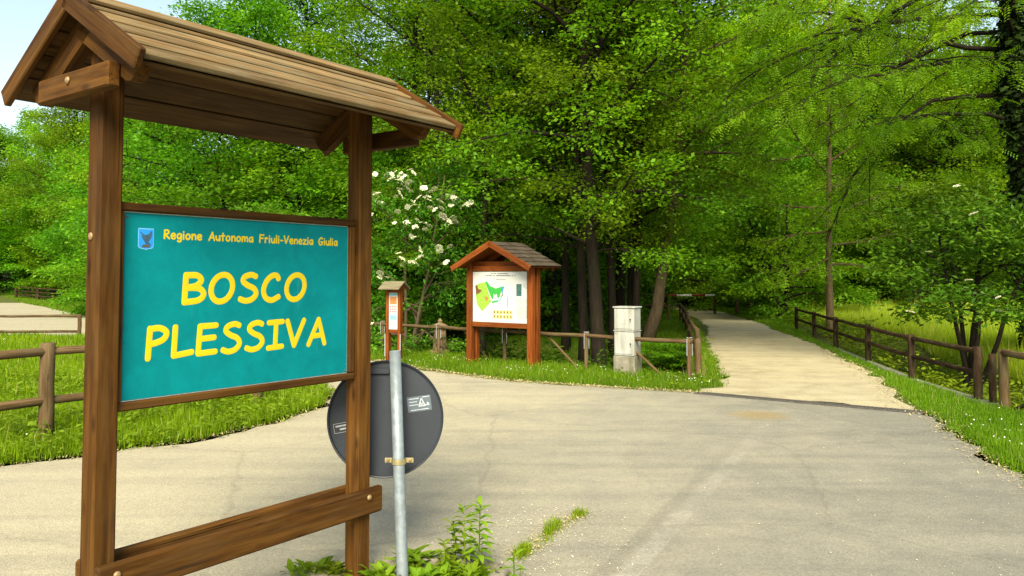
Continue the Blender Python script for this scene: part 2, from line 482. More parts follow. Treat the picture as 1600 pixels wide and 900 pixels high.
# ------------------------------------------------------------------ mesh helpers
class MB:
    def __init__(s):
        s.v, s.f, s.g, s.var = [], [], [], []

    def add(s, verts, faces, grain=None, var=None):
        o = len(s.v)
        s.v += [tuple(map(float, q)) for q in verts]
        s.g += [tuple(map(float, q)) for q in (grain if grain is not None else verts)]
        s.f += [tuple(o + i for i in f) for f in faces]
        w = random.random() if var is None else var
        s.var += [w] * len(faces)

    def box(s, c, size, ax=None, bev=0.006, var=None):
        c = np.array(c, float)
        h = np.array(size, float) / 2
        A = np.eye(3) if ax is None else np.array(ax, float)
        b = min(bev, 0.45 * h.min())
        vs, idx = [], {}
        for i in (-1, 1):
            for j in (-1, 1):
                for k in (-1, 1):
                    sg = np.array((i, j, k))
                    for a in range(3):
                        q = sg * (h - b)
                        q[a] = sg[a] * h[a]
                        idx[(i, j, k, a)] = len(vs)
                        vs.append(q)
        fs = []
        for a in range(3):
            b1, b2 = (a + 1) % 3, (a + 2) % 3
            for sg in (-1, 1):
                loop = []
                for u, w in ((-1, -1), (1, -1), (1, 1), (-1, 1)):
                    t = [0, 0, 0]
                    t[a], t[b1], t[b2] = sg, u, w
                    loop.append(idx[(*t, a)])
                fs.append(loop if sg > 0 else loop[::-1])
        for a in range(3):
            b1, b2 = (a + 1) % 3, (a + 2) % 3
            for u in (-1, 1):
                for w in (-1, 1):
                    t0, t1 = [0, 0, 0], [0, 0, 0]
                    t0[a], t1[a] = -1, 1
                    t0[b1] = t1[b1] = u
                    t0[b2] = t1[b2] = w
                    loop = [idx[(*t0, b1)], idx[(*t1, b1)], idx[(*t1, b2)], idx[(*t0, b2)]]
                    fs.append(loop if u * w < 0 else loop[::-1])
        for i in (-1, 1):
            for j in (-1, 1):
                for k in (-1, 1):
                    loop = [idx[(i, j, k, a)] for a in range(3)]
                    fs.append(loop if i * j * k > 0 else loop[::-1])
        L = np.array(vs)
        order = np.argsort(-h, kind='stable')
        off = np.array([random.uniform(0, 40), random.uniform(0, 9), random.uniform(0, 9)])
        g = L[:, order] + off
        s.add(c + L @ A, fs, g, var)

    def tube(s, pts, rad, n=8, cap=True, var=None, sq=None):
        """sq = (normal vector, factor): squash the section along that normal."""
        pts = np.array(pts, float)
        k = len(pts)
        rad = np.broadcast_to(np.array(rad, float), (k,)) if np.ndim(rad) == 0 else np.array(rad, float)
        tan = np.gradient(pts, axis=0)
        tan /= np.maximum(np.linalg.norm(tan, axis=1, keepdims=True), 1e-9)
        if sq is not None:
            up = np.array(sq[0], float)
        else:
            up = np.array((0, 0, 1.0)) if abs(tan[:, 2]).mean() < 0.8 else np.array((1.0, 0, 0))
        vs, gs = [], []
        ln = np.concatenate([[0], np.cumsum(np.linalg.norm(np.diff(pts, axis=0), axis=1))])
        off = random.uniform(0, 40)
        oy = random.uniform(0, 9)
        for i in range(k):
            a = np.cross(up, tan[i])
            a /= max(np.linalg.norm(a), 1e-9)
            b = np.cross(tan[i], a)
            fb = 1.0 if sq is None else sq[1]
            for j in range(n):
                th = 2 * math.pi * j / n
                vs.append(pts[i] + rad[i] * (math.cos(th) * a + math.sin(th) * b * fb))
                gs.append((ln[i] + off, rad[i] * math.cos(th) + oy, rad[i] * math.sin(th) + oy))
        fs = []
        for i in range(k - 1):
            for j in range(n):
                q = (j + 1) % n
                fs.append((i * n + j, i * n + q, (i + 1) * n + q, (i + 1) * n + j))
        if cap:
            fs.append(tuple(range(n - 1, -1, -1)))
            fs.append(tuple((k - 1) * n + j for j in range(n)))
        s.add(vs, fs, gs, var)

    def prism(s, poly, fr, t, var=None):
        """poly in (a, b); fr = (origin, A, B, N); extruded t along N."""
        o, A, B, N = [np.array(q, float) for q in fr]
        n = len(poly)
        ar = sum(poly[i][0] * poly[(i + 1) % n][1] - poly[(i + 1) % n][0] * poly[i][1] for i in range(n))
        if ar < 0:
            poly = poly[::-1]
        lo = [o + a * A + b * B for a, b in poly]
        hi = [q + t * N for q in lo]
        if np.dot(np.cross(A, B), N) * t < 0:
            lo, hi = hi, lo
        fs = [tuple(range(n, 2 * n)), tuple(range(n - 1, -1, -1))]
        fs += [(i, (i + 1) % n, n + (i + 1) % n, n + i) for i in range(n)]
        g = [(a + 3, b + 5, 0) for a, b in poly] * 2
        s.add(lo + hi, fs, g, var)

    def build(s, name, mat, parent=None, org=(0, 0, 0), smooth=False):
        me = bpy.data.meshes.new(name)
        o3 = np.array(org, float)
        me.from_pydata([tuple(np.array(q) - o3) for q in s.v], [], s.f)
        at_ = me.attributes.new('grain', 'FLOAT_VECTOR', 'POINT')
        at_.data.foreach_set('vector', np.array(s.g, np.float32).ravel())
        av = me.attributes.new('var', 'FLOAT', 'FACE')
        av.data.foreach_set('value', np.array(s.var, np.float32))
        if smooth:
            me.polygons.foreach_set('use_smooth', [True] * len(me.polygons))
        me.materials.append(mat)
        ob = bpy.data.objects.new(name, me)
        col.objects.link(ob)
        if parent is not None:
            ob.parent = parent
        return ob


def tag(o, label, cat, group=None, kind=None):
    o['label'] = label
    o['category'] = cat
    if group:
        o['group'] = group
    if kind:
        o['kind'] = kind
    return o


def thing(name, label, cat, loc=(0, 0, 0), group=None):
    o = bpy.data.objects.new(name, None)
    o.empty_display_size = 0.2
    col.objects.link(o)
    o.location = loc
    return tag(o, label, cat, group)


def leaves_mesh(name, P, D, N, L, W, var, mat, parent=None, fold=0.18):
    """one kite shaped folded quad per leaf"""
    P, D, N = np.asarray(P, np.float32), np.asarray(D, np.float32), np.asarray(N, np.float32)
    D = D / np.maximum(np.linalg.norm(D, axis=1, keepdims=True), 1e-6)
    S = np.cross(D, N)
    S /= np.maximum(np.linalg.norm(S, axis=1, keepdims=True), 1e-6)
    U = np.cross(S, D)
    L = np.asarray(L, np.float32).reshape(-1, 1)
    W = np.asarray(W, np.float32).reshape(-1, 1)
    m = P + D * L * 0.45 + U * W * fold
    V = np.stack([P, m + S * W * 0.5, P + D * L, m - S * W * 0.5], axis=1).reshape(-1, 3)
    n = len(P)
    me = bpy.data.meshes.new(name)
    me.vertices.add(4 * n)
    me.vertices.foreach_set('co', V.astype(np.float32).ravel())
    me.loops.add(4 * n)
    me.loops.foreach_set('vertex_index', np.arange(4 * n, dtype=np.int32))
    me.polygons.add(n)
    me.polygons.foreach_set('loop_start', np.arange(0, 4 * n, 4, dtype=np.int32))
    me.polygons.foreach_set('loop_total', np.full(n, 4, np.int32))
    av = me.attributes.new('var', 'FLOAT', 'FACE')
    av.data.foreach_set('value', np.clip(np.asarray(var, np.float32), 0, 1))
    me.update(calc_edges=True)
    me.materials.append(mat)
    ob = bpy.data.objects.new(name, me)
    col.objects.link(ob)
    if parent is not None:
        ob.parent = parent
    return ob


def inside(poly, x, y):
    c = np.zeros(len(x), bool)
    n = len(poly)
    for i in range(n):
        x0, y0 = poly[i]
        x1, y1 = poly[(i + 1) % n]
        if y0 == y1:
            continue
        t = ((y0 > y) != (y1 > y)) & (x < (x1 - x0) * (y - y0) / (y1 - y0) + x0)
        c ^= t
    return c


def smooth_step(a, b, x):
    t = np.clip((x - a) / (b - a), 0, 1)
    return t * t * (3 - 2 * t)


def catmull(pts, k=5, closed=False):
    p = np.array(pts, float)
    if closed:
        q = np.vstack([p[-1], p, p[0], p[1]])
    else:
        q = np.vstack([2 * p[0] - p[1], p, 2 * p[-1] - p[-2]])
    out = []
    for i in range(1, len(q) - 2):
        for t in np.linspace(0, 1, k, endpoint=False):
            a, b, c, d = q[i - 1], q[i], q[i + 1], q[i + 2]
            out.append(0.5 * ((2 * b) + (c - a) * t + (2 * a - 5 * b + 4 * c - d) * t * t + (3 * b - a - 3 * c + d) * t ** 3))
    if not closed:
        out.append(q[-2])
    return np.array(out)


# ------------------------------------------------------------------ the lie of the land
VF_A, VF_B = np.array((2.71, 12.28)), np.array((-2.7, 16.75))       # verge fence line
VF_E = (VF_B - VF_A) / np.linalg.norm(VF_B - VF_A)
VF_N = np.array((-VF_E[1], VF_E[0]))
if VF_N[1] < 0:
    VF_N = -VF_N
TF = np.array([(2.98, 12.75), (3.55, 15.3), (4.30, 19.3), (4.95, 22.6), (5.6, 26.0), (6.15, 29.0)])   # fence beside the track
RF = np.array([(6.0, 10.3), (6.22, 12.4), (6.7, 15.0), (7.2, 17.7), (7.75, 20.4), (8.32, 23.3)])      # right hand track fence


def height(x, y):
    x, y = np.asarray(x, float), np.asarray(y, float)
    s = (x - VF_A[0]) * VF_N[0] + (y - VF_A[1]) * VF_N[1]
    t = (x - VF_A[0]) * VF_E[0] + (y - VF_A[1]) * VF_E[1]
    dip = smooth_step(0.25, 1.0, s) * (1 - smooth_step(2.4, 4.2, s)) * (1 - smooth_step(7, 11, t))
    tfx = np.interp(y, TF[:, 1], TF[:, 0])
    h = -0.9 * dip * (x < tfx - 0.12)
    rfx = np.interp(y, [6.0] + list(RF[:, 1]), [5.75] + list(RF[:, 0]))
    r = x - rfx
    d2 = smooth_step(0.12, 0.7, r) * (1 - smooth_step(1.2, 3.4, r)) * smooth_step(6.0, 8.0, y) * (1 - smooth_step(17, 20, y))
    h = h - 0.55 * d2
    h = h + 0.25 * smooth_step(3.0, 9.0, r) * smooth_step(6, 10, y)
    # wooded hill behind
    far = np.clip(y - 46, 0, None)
    amp = 0.08 + 0.24 * smooth_step(-15, 25, x)
    h = h + np.minimum(amp * far, 90 * (0.3 + 0.7 * smooth_step(-15, 25, x))) * smooth_step(0, 30, far)
    return h


def grid_axis(lo, a, b, hi, step):
    mid = np.arange(a, b, step)
    left = a - np.cumsum(step * 1.25 ** np.arange(1, 40))
    right = b + np.cumsum(step * 1.25 ** np.arange(0, 40))
    return np.concatenate([[lo], left[left > lo][::-1], mid, right[right < hi], [hi]])


gx = grid_axis(-900, -14, 15, 900, 0.2)
gy = grid_axis(-300, 3, 32, 900, 0.2)
GX, GY = np.meshgrid(gx, gy)
GZ = height(GX, GY)
nx, ny = len(gx), len(gy)
b = MB()
verts = np.stack([GX, GY, GZ], -1).reshape(-1, 3)
ii = np.arange(nx * ny).reshape(ny, nx)
faces = np.stack([ii[:-1, :-1], ii[:-1, 1:], ii[1:, 1:], ii[1:, :-1]], -1).reshape(-1, 4)
me = bpy.data.meshes.new('ground')
me.from_pydata(verts.tolist(), [], faces.tolist())
me.polygons.foreach_set('use_smooth', [True] * len(me.polygons))
me.materials.append(M['ground'])
ground = bpy.data.objects.new('ground', me)
col.objects.link(ground)
tag(ground, 'grassy earth under the verges and the wood', 'ground', kind='structure')

ROAD_R = [(4.0, -8), (3.75, 2), (3.85, 4.5), (3.98, 6.14), (4.11, 6.89), (4.34, 7.69), (4.62, 8.6), (4.85, 9.45)]
ROAD_FAR = [(2.56, 10.96), (1.39, 11.47), (0, 12.17), (-.84, 12.97), (-1.56, 13.78), (-2.56, 15.1), (-4.0, 17.0), (-6, 19.5),
            (-10.5, 25), (-18.6, 34), (-35, 55), (-60, 78)]
ISLAND = [(-60, 31), (-35, 26), (-20, 22.8), (-13.8, 21.6), (-11, 20.9), (-8, 18), (-5.0, 14.5), (-3.3, 12.4), (-2.55, 11.2), (-2.30, 9.92),
          (-2.5, 8.9), (-3.1, 7.69), (-3.84, 7.08), (-4.34, 6.73), (-6.5, 5.4), (-12, 3.0), (-30, -2)]
ROAD = ROAD_R + ROAD_FAR + ISLAND + [(-30, -8)]
TRACK_R = [(4.72, 9.50), (5.55, 11.8), (6.0, 13.6), (6.32, 15.2), (6.78, 17.2), (7.25, 19.7), (7.75, 23.3), (8.4, 26.5), (8.75, 30.5),
           (9.3, 35), (9.9, 42), (10.0, 60)]
TRACK_L = [(8.3, 60), (8.2, 48), (8.0, 40), (7.0, 30), (6.1, 24.6), (5.0, 20.7), (4.35, 17.6), (3.95, 15.7), (3.45, 13.0), (3.2, 12.2),
           (2.95, 11.5), (2.62, 10.98)]
TRACK = TRACK_R + TRACK_L


def rag(poly, amp, seg=0.25, seed=0, skip=()):
    """split long edges and make them uneven"""
    r = np.random.default_rng(seed)
    out = []
    n = len(poly)
    for i in range(n):
        a, c = np.array(poly[i]), np.array(poly[(i + 1) % n])
        L = np.linalg.norm(c - a)
        near = min(np.hypot(*a), np.hypot(*c))
        k = max(1, int(L / seg)) if near < 30 else max(1, int(L / 3))
        nrm = np.array((-(c - a)[1], (c - a)[0])) / max(L, 1e-6)
        for j in range(k):
            p = a + (c - a) * j / k
            out.append(tuple(p + nrm * r.normal(0, amp)))
    return out


def sheet(name, poly, z, mat, label, cat):
    import bmesh
    bm = bmesh.new()
    vs = [bm.verts.new((x, y, z)) for x, y in poly]
    f = bm.faces.new(vs)
    bmesh.ops.triangulate(bm, faces=[f])
    bmesh.ops.recalc_face_normals(bm, faces=bm.faces)
    if sum(q.normal.z for q in bm.faces) < 0:
        bmesh.ops.reverse_faces(bm, faces=bm.faces)
    me = bpy.data.meshes.new(name)
    bm.to_mesh(me)
    bm.free()
    me.materials.append(mat)
    o = bpy.data.objects.new(name, me)
    col.objects.link(o)
    return tag(o, label, cat, kind='structure')


ROADP = rag(ROAD, 0.055, 0.22, 3)
TRACKP = rag(TRACK, 0.06, 0.25, 5)
sheet('road', ROADP, 0.006, M['road'], 'pale dusty asphalt forecourt', 'road')
sheet('track', TRACKP, 0.011, M['track'], 'sandy gravel track leading into the wood', 'track')


def excluded(x, y):
    return inside(ROADP, x, y) | inside(TRACKP, x, y)


# ------------------------------------------------------------------ big timber sign in front
D = np.array((0.5875, 0.8092, 0.0))
Nn = np.array((0.8092, -0.5875, 0.0))
Z = np.array((0, 0, 1.0))
CL = np.array((-1.6315, 3.2113, 0.0)) - D * 0.02
SPAN = 1.385


def S(u, v, z):
    return CL + u * D + v * Nn + z * Z


ORG = CL + D * SPAN / 2
sign = thing('park_sign', 'large roofed timber sign with turquoise BOSCO PLESSIVA board on two posts', 'sign', tuple(ORG))
UVZ = (D, Nn, Z)
for u in (0, SPAN):
    b = MB()
    b.box(S(u, 0, 1.31), (0.095, 0.1, 2.66), UVZ, 0.008)
    po = b.build('post', M['sign_wood'], sign, ORG)
for v in (0.072, -0.072):
    b = MB()
    b.box(S(SPAN / 2 + 0.028, v, 0.405), (SPAN + 0.145, 0.042, 0.135), UVZ, 0.012)
    ra = b.build('base_rail', M['sign_wood'], sign, ORG)
    if v > 0:
        for u in (0.03, SPAN - 0.005):
            c = MB()
            q = S(u, 0.094, 0.43)
            c.tube([q, q + 0.006 * Nn, q + 0.011 * Nn], [0.016, 0.015, 0.008], 10)
            c.build('bolt', M['bolt'], ra, ORG, True)
zb, zt = 1.052, 1.905
for q, sz in ((S(SPAN / 2, 0.002, zt - 0.018), (SPAN - 0.097, 0.05, 0.036)), (S(SPAN / 2, 0.002, zb + 0.018), (SPAN - 0.097, 0.05, 0.036)),
              (S(0.0485 + 0.012, 0.002, (zb + zt) / 2), (0.022, 0.046, zt - zb - 0.074)),
              (S(SPAN - 0.0485 - 0.02, 0.002, (zb + zt) / 2), (0.038, 0.046, zt - zb - 0.074))):
    fr = MB()
    fr.box(q, sz, UVZ, 0.006)
    fr.build('frame_rail', M['sign_wood'], sign, ORG)
U0, U1, Z0, Z1 = 0.071, 1.297, 1.088, 1.869
PV = 0.006
b = MB()
b.box(S((U0 + U1) / 2, PV - 0.004, (Z0 + Z1) / 2), (U1 - U0, 0.006, Z1 - Z0), UVZ, 0.001)
pedge = b.build('panel', M['edge_white'], sign, ORG)
b = MB()
b.box(S((U0 + U1) / 2, PV + 0.0005, (Z0 + Z1) / 2), (U1 - U0 - 0.009, 0.003, Z1 - Z0 - 0.009), UVZ, 0.001)
b.build('face_film', M['teal'], pedge, ORG)

# hand drawn stroke alphabet (cap height 1)
c_ = catmull
EL = lambda cx, cy, rx, ry, sl=0.06: [(cx + rx * math.cos(t) + sl * math.sin(t), cy + ry * math.sin(t)) for t in np.linspace(0.4, 0.4 + 2 * math.pi, 28)]
GLY = {
    'B': (0.66, [[(.09, .99), (.05, 0)], c_([(.09, .98), (.42, .97), (.55, .80), (.40, .60), (.10, .53)]), c_([(.10, .53), (.48, .50), (.63, .30), (.48, .08), (.06, 0.01)])]),
    'O': (0.86, [EL(.42, .5, .34, .5)]),
    'S': (0.66, [c_([(.58, .93), (.42, 1.0), (.20, .93), (.13, .76), (.28, .60), (.50, .47), (.58, .26), (.44, .06), (.22, 0.0), (.02, .08)])]),
    'C': (0.70, [c_([(.60, .82), (.54, .96), (.38, .97), (.17, .76), (.06, .40), (.14, .10), (.36, .0), (.62, .14)])]),
    'P': (0.60, [[(.10, 1.0), (.05, 0)], c_([(.10, .98), (.36, 1.0), (.55, .86), (.50, .64), (.30, .52), (.09, .47)])]),
    'L': (0.60, [[(.09, 1.0), (.05, .02), (.58, .10)]]),
    'E': (0.66, [[(.60, .99), (.10, .98), (.05, .02), (.58, .05)], [(.08, .53), (.54, .56)]]),
    'I': (0.56, [[(.03, .97), (.53, .99)], [(.29, .98), (.26, .02)], [(.01, 0), (.51, .03)]]),
    'V': (0.70, [[(.03, 1.0), (.28, .02), (.66, 1.0)]]),
    'A': (0.72, [[(.02, 0), (.42, 1.0), (.66, 0)], [(.16, .33), (.58, .36)]]),
    'R': (0.66, [[(.09, .98), (.06, 0)], c_([(.09, .98), (.40, .98), (.54, .80), (.40, .58), (.09, .48)]), [(.12, .48), (.60, 0)]]),
    'F': (0.62, [[(.60, .98), (.10, .98), (.06, 0)], [(.08, .54), (.50, .56)]]),
    'G': (0.76, [c_([(.64, .84), (.50, .99), (.28, .90), (.09, .58), (.11, .20), (.32, 0), (.58, .10), (.68, .42)]), [(.40, .42), (.72, .42)]]),
    'e': (0.56, [c_([(.08, .32), (.30, .34), (.48, .38), (.42, .58), (.25, .63), (.09, .50), (.05, .28), (.16, .05), (.36, .01), (.51, .12)])]),
    'g': (0.56, [c_([(.46, .56), (.30, .63), (.12, .52), (.06, .26), (.18, .05), (.36, .10), (.47, .35)]), c_([(.49, .60), (.50, .20), (.47, -.16), (.32, -.32), (.08, -.24)])]),
    'i': (0.22, [[(.10, .60), (.10, .01)], [(.10, .86), (.10, .89)]]),
    'o': (0.58, [EL(.28, .31, .22, .31, 0.02)]),
    'n': (0.56, [[(.08, .62), (.08, 0)], c_([(.08, .36), (.22, .58), (.38, .61), (.47, .42), (.48, 0)])]),
    'u': (0.56, [c_([(.06, .60), (.07, .24), (.20, .02), (.38, .08), (.47, .34)]), [(.48, .61), (.50, 0)]]),
    't': (0.48, [[(.22, .94), (.22, 0)], [(.02, .62), (.44, .64)]]),
    'm': (0.82, [[(.08, .62), (.07, 0)], c_([(.08, .36), (.20, .58), (.32, .60), (.39, .40), (.40, .02)]), c_([(.40, .36), (.54, .58), (.66, .60), (.73, .42), (.75, 0)])]),
    'a': (0.58, [c_([(.46, .56), (.30, .62), (.12, .48), (.06, .24), (.18, .03), (.36, .08), (.48, .40)]), [(.49, .62), (.53, 0)]]),
    'r': (0.46, [[(.08, .62), (.09, 0)], c_([(.09, .34), (.20, .56), (.32, .62), (.43, .54)])]),
    'l': (0.20, [[(.10, 1.0), (.10, 0)]]),
    'z': (0.54, [[(.06, .60), (.46, .60), (.05, .02), (.50, .02)]]),
    '-': (0.44, [[(.05, .36), (.36, .36)]]),
    ' ': (0.62, []),
    '1': (0.3, [[(.1, .8), (.2, 1), (.2, 0)]]),
}


def write(mb, text, u0, z0, width, cap, stroke, v, frame=S, Nv=Nn, track=0.0):
    adv = sum(GLY[c][0] + track for c in text) - track
    # strokes are inset by half their weight so that letters span the full box
    k = width / adv
    x = u0
    for c in text:
        w, ss = GLY[c]
        for st in ss:
            p = np.array(st, float)
            q = np.array([frame(x + a * k, v, z0 + bb * cap) for a, bb in p])
            q = np.vstack([q[0] - (q[1] - q[0]) / max(np.linalg.norm(q[1] - q[0]), 1e-9) * stroke * 0.30, q,
                           q[-1] + (q[-1] - q[-2]) / max(np.linalg.norm(q[-1] - q[-2]), 1e-9) * stroke * 0.30])
            # densify sharp corners
            rr = [stroke * 0.30] + [stroke * 0.5] * (len(q) - 2) + [stroke * 0.30]
            if len(p) <= 4:
                for i in range(len(q) - 1):          # straight strokes: one bar per segment with round ends
                    a0, a1 = q[i], q[i + 1]
                    if i == 0 or i == len(q) - 2:
                        continue
                    dv = (a1 - a0) / max(np.linalg.norm(a1 - a0), 1e-9) * stroke * 0.5
                    mb.tube([a0 - dv * 0.9, a0 - dv * 0.5, a0, a1, a1 + dv * 0.5, a1 + dv * 0.9],
                            [stroke * .2, stroke * .43, stroke * .5, stroke * .5, stroke * .43, stroke * .2], 8, True, 0.5, (Nv, 0.05))
            else:
                mb.tube(q, rr, 8, True, 0.5, (Nv, 0.05))
        x += (w + track) * k


LV = PV + 0.0022
b = MB()
write(b, 'BOSCO', 0.342, 1.486, 0.680, 0.122, 0.0275, LV, track=.12)
b.build('large_lettering', M['yellow'], pedge, ORG)
b = MB()
write(b, 'PLESSIVA', 0.180, 1.256, 0.968, 0.125, 0.0265, LV, track=.12)
b.build('large_lettering', M['yellow'], pedge, ORG)
b = MB()
write(b, 'Regione Autonoma Friuli-Venezia Giulia', 0.250, 1.763, 0.970, 0.036, 0.0078, LV, track=.10)
b.build('small_lettering', M['yellow'], pedge, ORG)
# coat of arms: an eagle over a turret on a blue shield
fs_ = lambda dv: (S(0.170, LV - 0.0012 + dv, 1.757), D, Z, Nn)
shape = lambda k: [(-.037 * k, .049 * k), (.037 * k, .049 * k), (.037 * k, -.034 * k), (.031 * k, -.042 * k), (.008 * k, -.046 * k), (0, -.050 * k), (-.008 * k, -.046 * k), (-.031 * k, -.042 * k), (-.037 * k, -.034 * k)]
for k, m, dv, nm in ((1.0, 'shield_line', 0, 'shield'), (0.92, 'shield_edge', .0007, 'shield_border'), (0.84, 'shield_blue', .0014, 'shield_field')):
    b = MB()
    b.prism(shape(k), fs_(dv), 0.0006)
    b.build(nm, M[m], pedge, ORG)
eag = [(-.026, .030), (-.012, .021), (-.004, .016), (.000, .019), (.003, .016), (.014, .026), (.024, .036), (.025, .022), (.022, .006), (.014, -.006), (.010, -.012),
       (.018, -.019), (.024, -.026), (.012, -.024), (.004, -.020), (-.002, -.022), (-.004, -.014), (-.012, -.003), (-.018, .004), (-.014, .006), (-.022, .013), (-.016, .016), (-.024, .024)]
b = MB()
b.prism(eag, fs_(.0021), 0.0006)
b.build('eagle', M['eagle'], pedge, ORG)
b = MB()
b.prism([(-.018, -.035), (.018, -.035), (.018, -.026), (.012, -.026), (.010, -.023), (-.012, -.023), (-.013, -.027), (-.018, -.027)], fs_(.0021), 0.0008)
b.build('turret', M['tower_print'], pedge, ORG)
for u, z in ((0.088, 1.846), (1.282, 1.102)):
    b = MB()
    q = S(u, LV - 0.001, z)
    b.tube([q, q + 0.002 * Nn, q + 0.0035 * Nn], [0.006, 0.0055, 0.003], 8)
    b.build('screw', M['grate'], pedge, ORG, True)

def unit_(v):
    return v / np.linalg.norm(v)


# roof
ZE, ZP, HB = 2.385, 2.704, 0.53
th = math.atan2(ZP - ZE, HB)
UL, UR = -0.162, SPAN + 0.205
UM, ULEN = (UL + UR) / 2, UR - UL
for sgn, nm in ((1, 'roof_slope'), (-1, 'roof_slope')):
    w = sgn * math.cos(th) * Nn - math.sin(th) * Z
    m_ = sgn * math.sin(th) * Nn + math.cos(th) * Z
    slope = HB / math.cos(th)
    b = MB()
    n = 5
    e = slope / n
    for k in range(n):
        tl = 0.06 + random.uniform(-.02, .02)
        w2 = w * math.cos(tl) + m_ * math.sin(tl)
        m2 = -w * math.sin(tl) + m_ * math.cos(tl)
        c = S(UM + random.uniform(-.004, .004), 0, ZP) + w * (e * (k + 0.5) + 0.004) - m_ * 0.008
        ju = random.uniform(-.006, .006)
        D2 = unit_(D + w2 * ju)
        b.box(c, (ULEN - 0.03, e - 0.014, 0.026), (D2, unit_(w2 - D * ju), m2), 0.010, random.uniform(0.0, 1.0))
    roof = b.build(nm, M['roof_wood'], sign, ORG)
    b = MB()
    for k in range(4):
        wk = (slope - .02) / 4
        b.box(S(UM, 0, ZP) + w * (wk * (k + .5) + .012) - m_ * (.0315 + .003 * (k % 2)), (ULEN - .034, wk - .006, .014), (D, w, m_), .003)
    b.build('roof_lining', M['deck_wood'], sign, ORG)
    for u in (UL, UR):
        b = MB()
        c = S(u, 0, ZP) + w * (slope / 2 + 0.012) - m_ * 0.010
        b.box(c - m_ * .006, (0.028, slope + 0.02, 0.082), (D, w, m_), 0.005)
        b.build('barge_board', M['sign_wood'], sign, ORG)
    for u in (-0.0755, SPAN + 0.0755):
        b = MB()
        Lr = 0.50
        c = S(u, 0, ZP) + w * (Lr / 2 + 0.03) - m_ * 0.096
        # rafter with a rounded lower end
        prof = [(-Lr / 2, -.055), (Lr / 2 - .050, -.055), (Lr / 2 - .018, -.042), (Lr / 2 - .003, -.015), (Lr / 2, .015), (Lr / 2, .055), (-Lr / 2, .055)]
        b.prism(prof, (c - D * 0.026, w, m_, D), 0.052)
        gs = np.array([(np.dot(np.array(q) - c, w) + 7 * sgn + u, np.dot(np.array(q) - c, m_), np.dot(np.array(q) - c, D)) for q in b.v])
        b.g = [tuple(q) for q in gs]
        b.build('rafter', M['sign_wood'], sign, ORG)
b = MB()
w = math.cos(th) * Nn - math.sin(th) * Z
m_ = math.sin(th) * Nn + math.cos(th) * Z
for sgn in (1, -1):
    w = sgn * math.cos(th) * Nn - math.sin(th) * Z
    m_ = sgn * math.sin(th) * Nn + math.cos(th) * Z
    b.box(S(UM, 0, ZP) + w * (0.045 if sgn > 0 else 0.052) + m_ * 0.020, (ULEN + 0.004, 0.085, 0.020), (D, w, m_), 0.007)
b.build('ridge_cap', M['roof_wood'], sign, ORG)
for u, du in ((-0.128, -1), (SPAN + 0.128, 1)):
    b = MB()
    b.box(S(u, 0.02, 2.352), (0.050, 0.56, 0.095), UVZ, 0.006)
    tb = b.build('tie_beam', M['sign_wood'], sign, ORG)
    c = MB()
    q = S(u + du * 0.026, 0.0, 2.365)
    c.tube([q, q + du * 0.005 * D, q + du * 0.010 * D], [0.016, 0.015, 0.008], 10)
    c.build('bolt', M['bolt'], tb, ORG, True)
c = MB()
q = S(-0.048, -0.01, 1.76)
c.tube([q, q - 0.004 * D, q - 0.007 * D], [0.017, 0.016, 0.009], 10)
c.build('bolt', M['bolt'], sign, ORG, True)

# ------------------------------------------------------------------ round road sign seen from behind
PB = np.array((-0.568, 4.20, 0))
PT = np.array((at(618, 4.36), 4.36, 1.6 - (548 - 432) / F * 4.36))
ts = thing('road_sign', 'round road sign on leaning galvanised pole, dark grey back showing', 'road sign', tuple(PB))
b = MB()
pd = (PT - PB) / np.linalg.norm(PT - PB)
b.tube([PB - pd * 0.3, PB, PB * .5 + PT * .5, PT], [0.031] * 4, 20)
pole = b.build('pole', M['galv'], ts, PB, True)
b = MB()
b.tube([PT - pd * 0.05, PT + pd * 0.002], [0.0285, 0.0285], 16)
b.build('pole_cap', M['strap'], pole, PB, True)
DC = np.array((at(604, 4.45), 4.45, 1.6 - (652 - 432) / F * 4.45))
dn = np.array((0.05, -1.0, 0.10))
dn /= np.linalg.norm(dn)
da = np.cross((0, 0, 1.0), dn)
da /= np.linalg.norm(da)
db = np.cross(dn, da)
RD = 0.3215
b = MB()
ang = np.linspace(0, 2 * math.pi, 72, endpoint=False)
rings = [(0.0, -.004), (RD - .012, -.004), (RD - .010, .012), (RD - .004, .014), (RD, .010), (RD, -.012), (RD - .004, -.015), (0.0, -.015)]
vs, fs = [], []
vs.append(DC + dn * -.004)
for r_, h_ in rings[1:-1]:
    for t in ang:
        vs.append(DC + r_ * (math.cos(t) * da + math.sin(t) * db) + dn * h_)
vs.append(DC + dn * -.015)
n = len(ang)
for j in range(n):
    q = (j + 1) % n
    fs.append((0, 1 + j, 1 + q))
    for i in range(len(rings) - 3):
        fs.append((1 + i * n + j, 1 + (i + 1) * n + j, 1 + (i + 1) * n + q, 1 + i * n + q))
    fs.append((len(vs) - 1, 1 + (len(rings) - 3) * n + q, 1 + (len(rings) - 3) * n + j))
b.add(vs, fs, None, 0.5)
disc = b.build('sign_disc', M['sign_back'], ts, PB)


def DP(a, c, h):
    return DC + a * da + c * db + h * dn


def rot2(poly, ang_, off):
    ca, sa = math.cos(ang_), math.sin(ang_)
    return [(off[0] + x * ca - y * sa, off[1] + x * sa + y * ca) for x, y in poly]


def rect(x0, y0, x1, y1):
    return [(x0, y0), (x1, y0), (x1, y1), (x0, y1)]


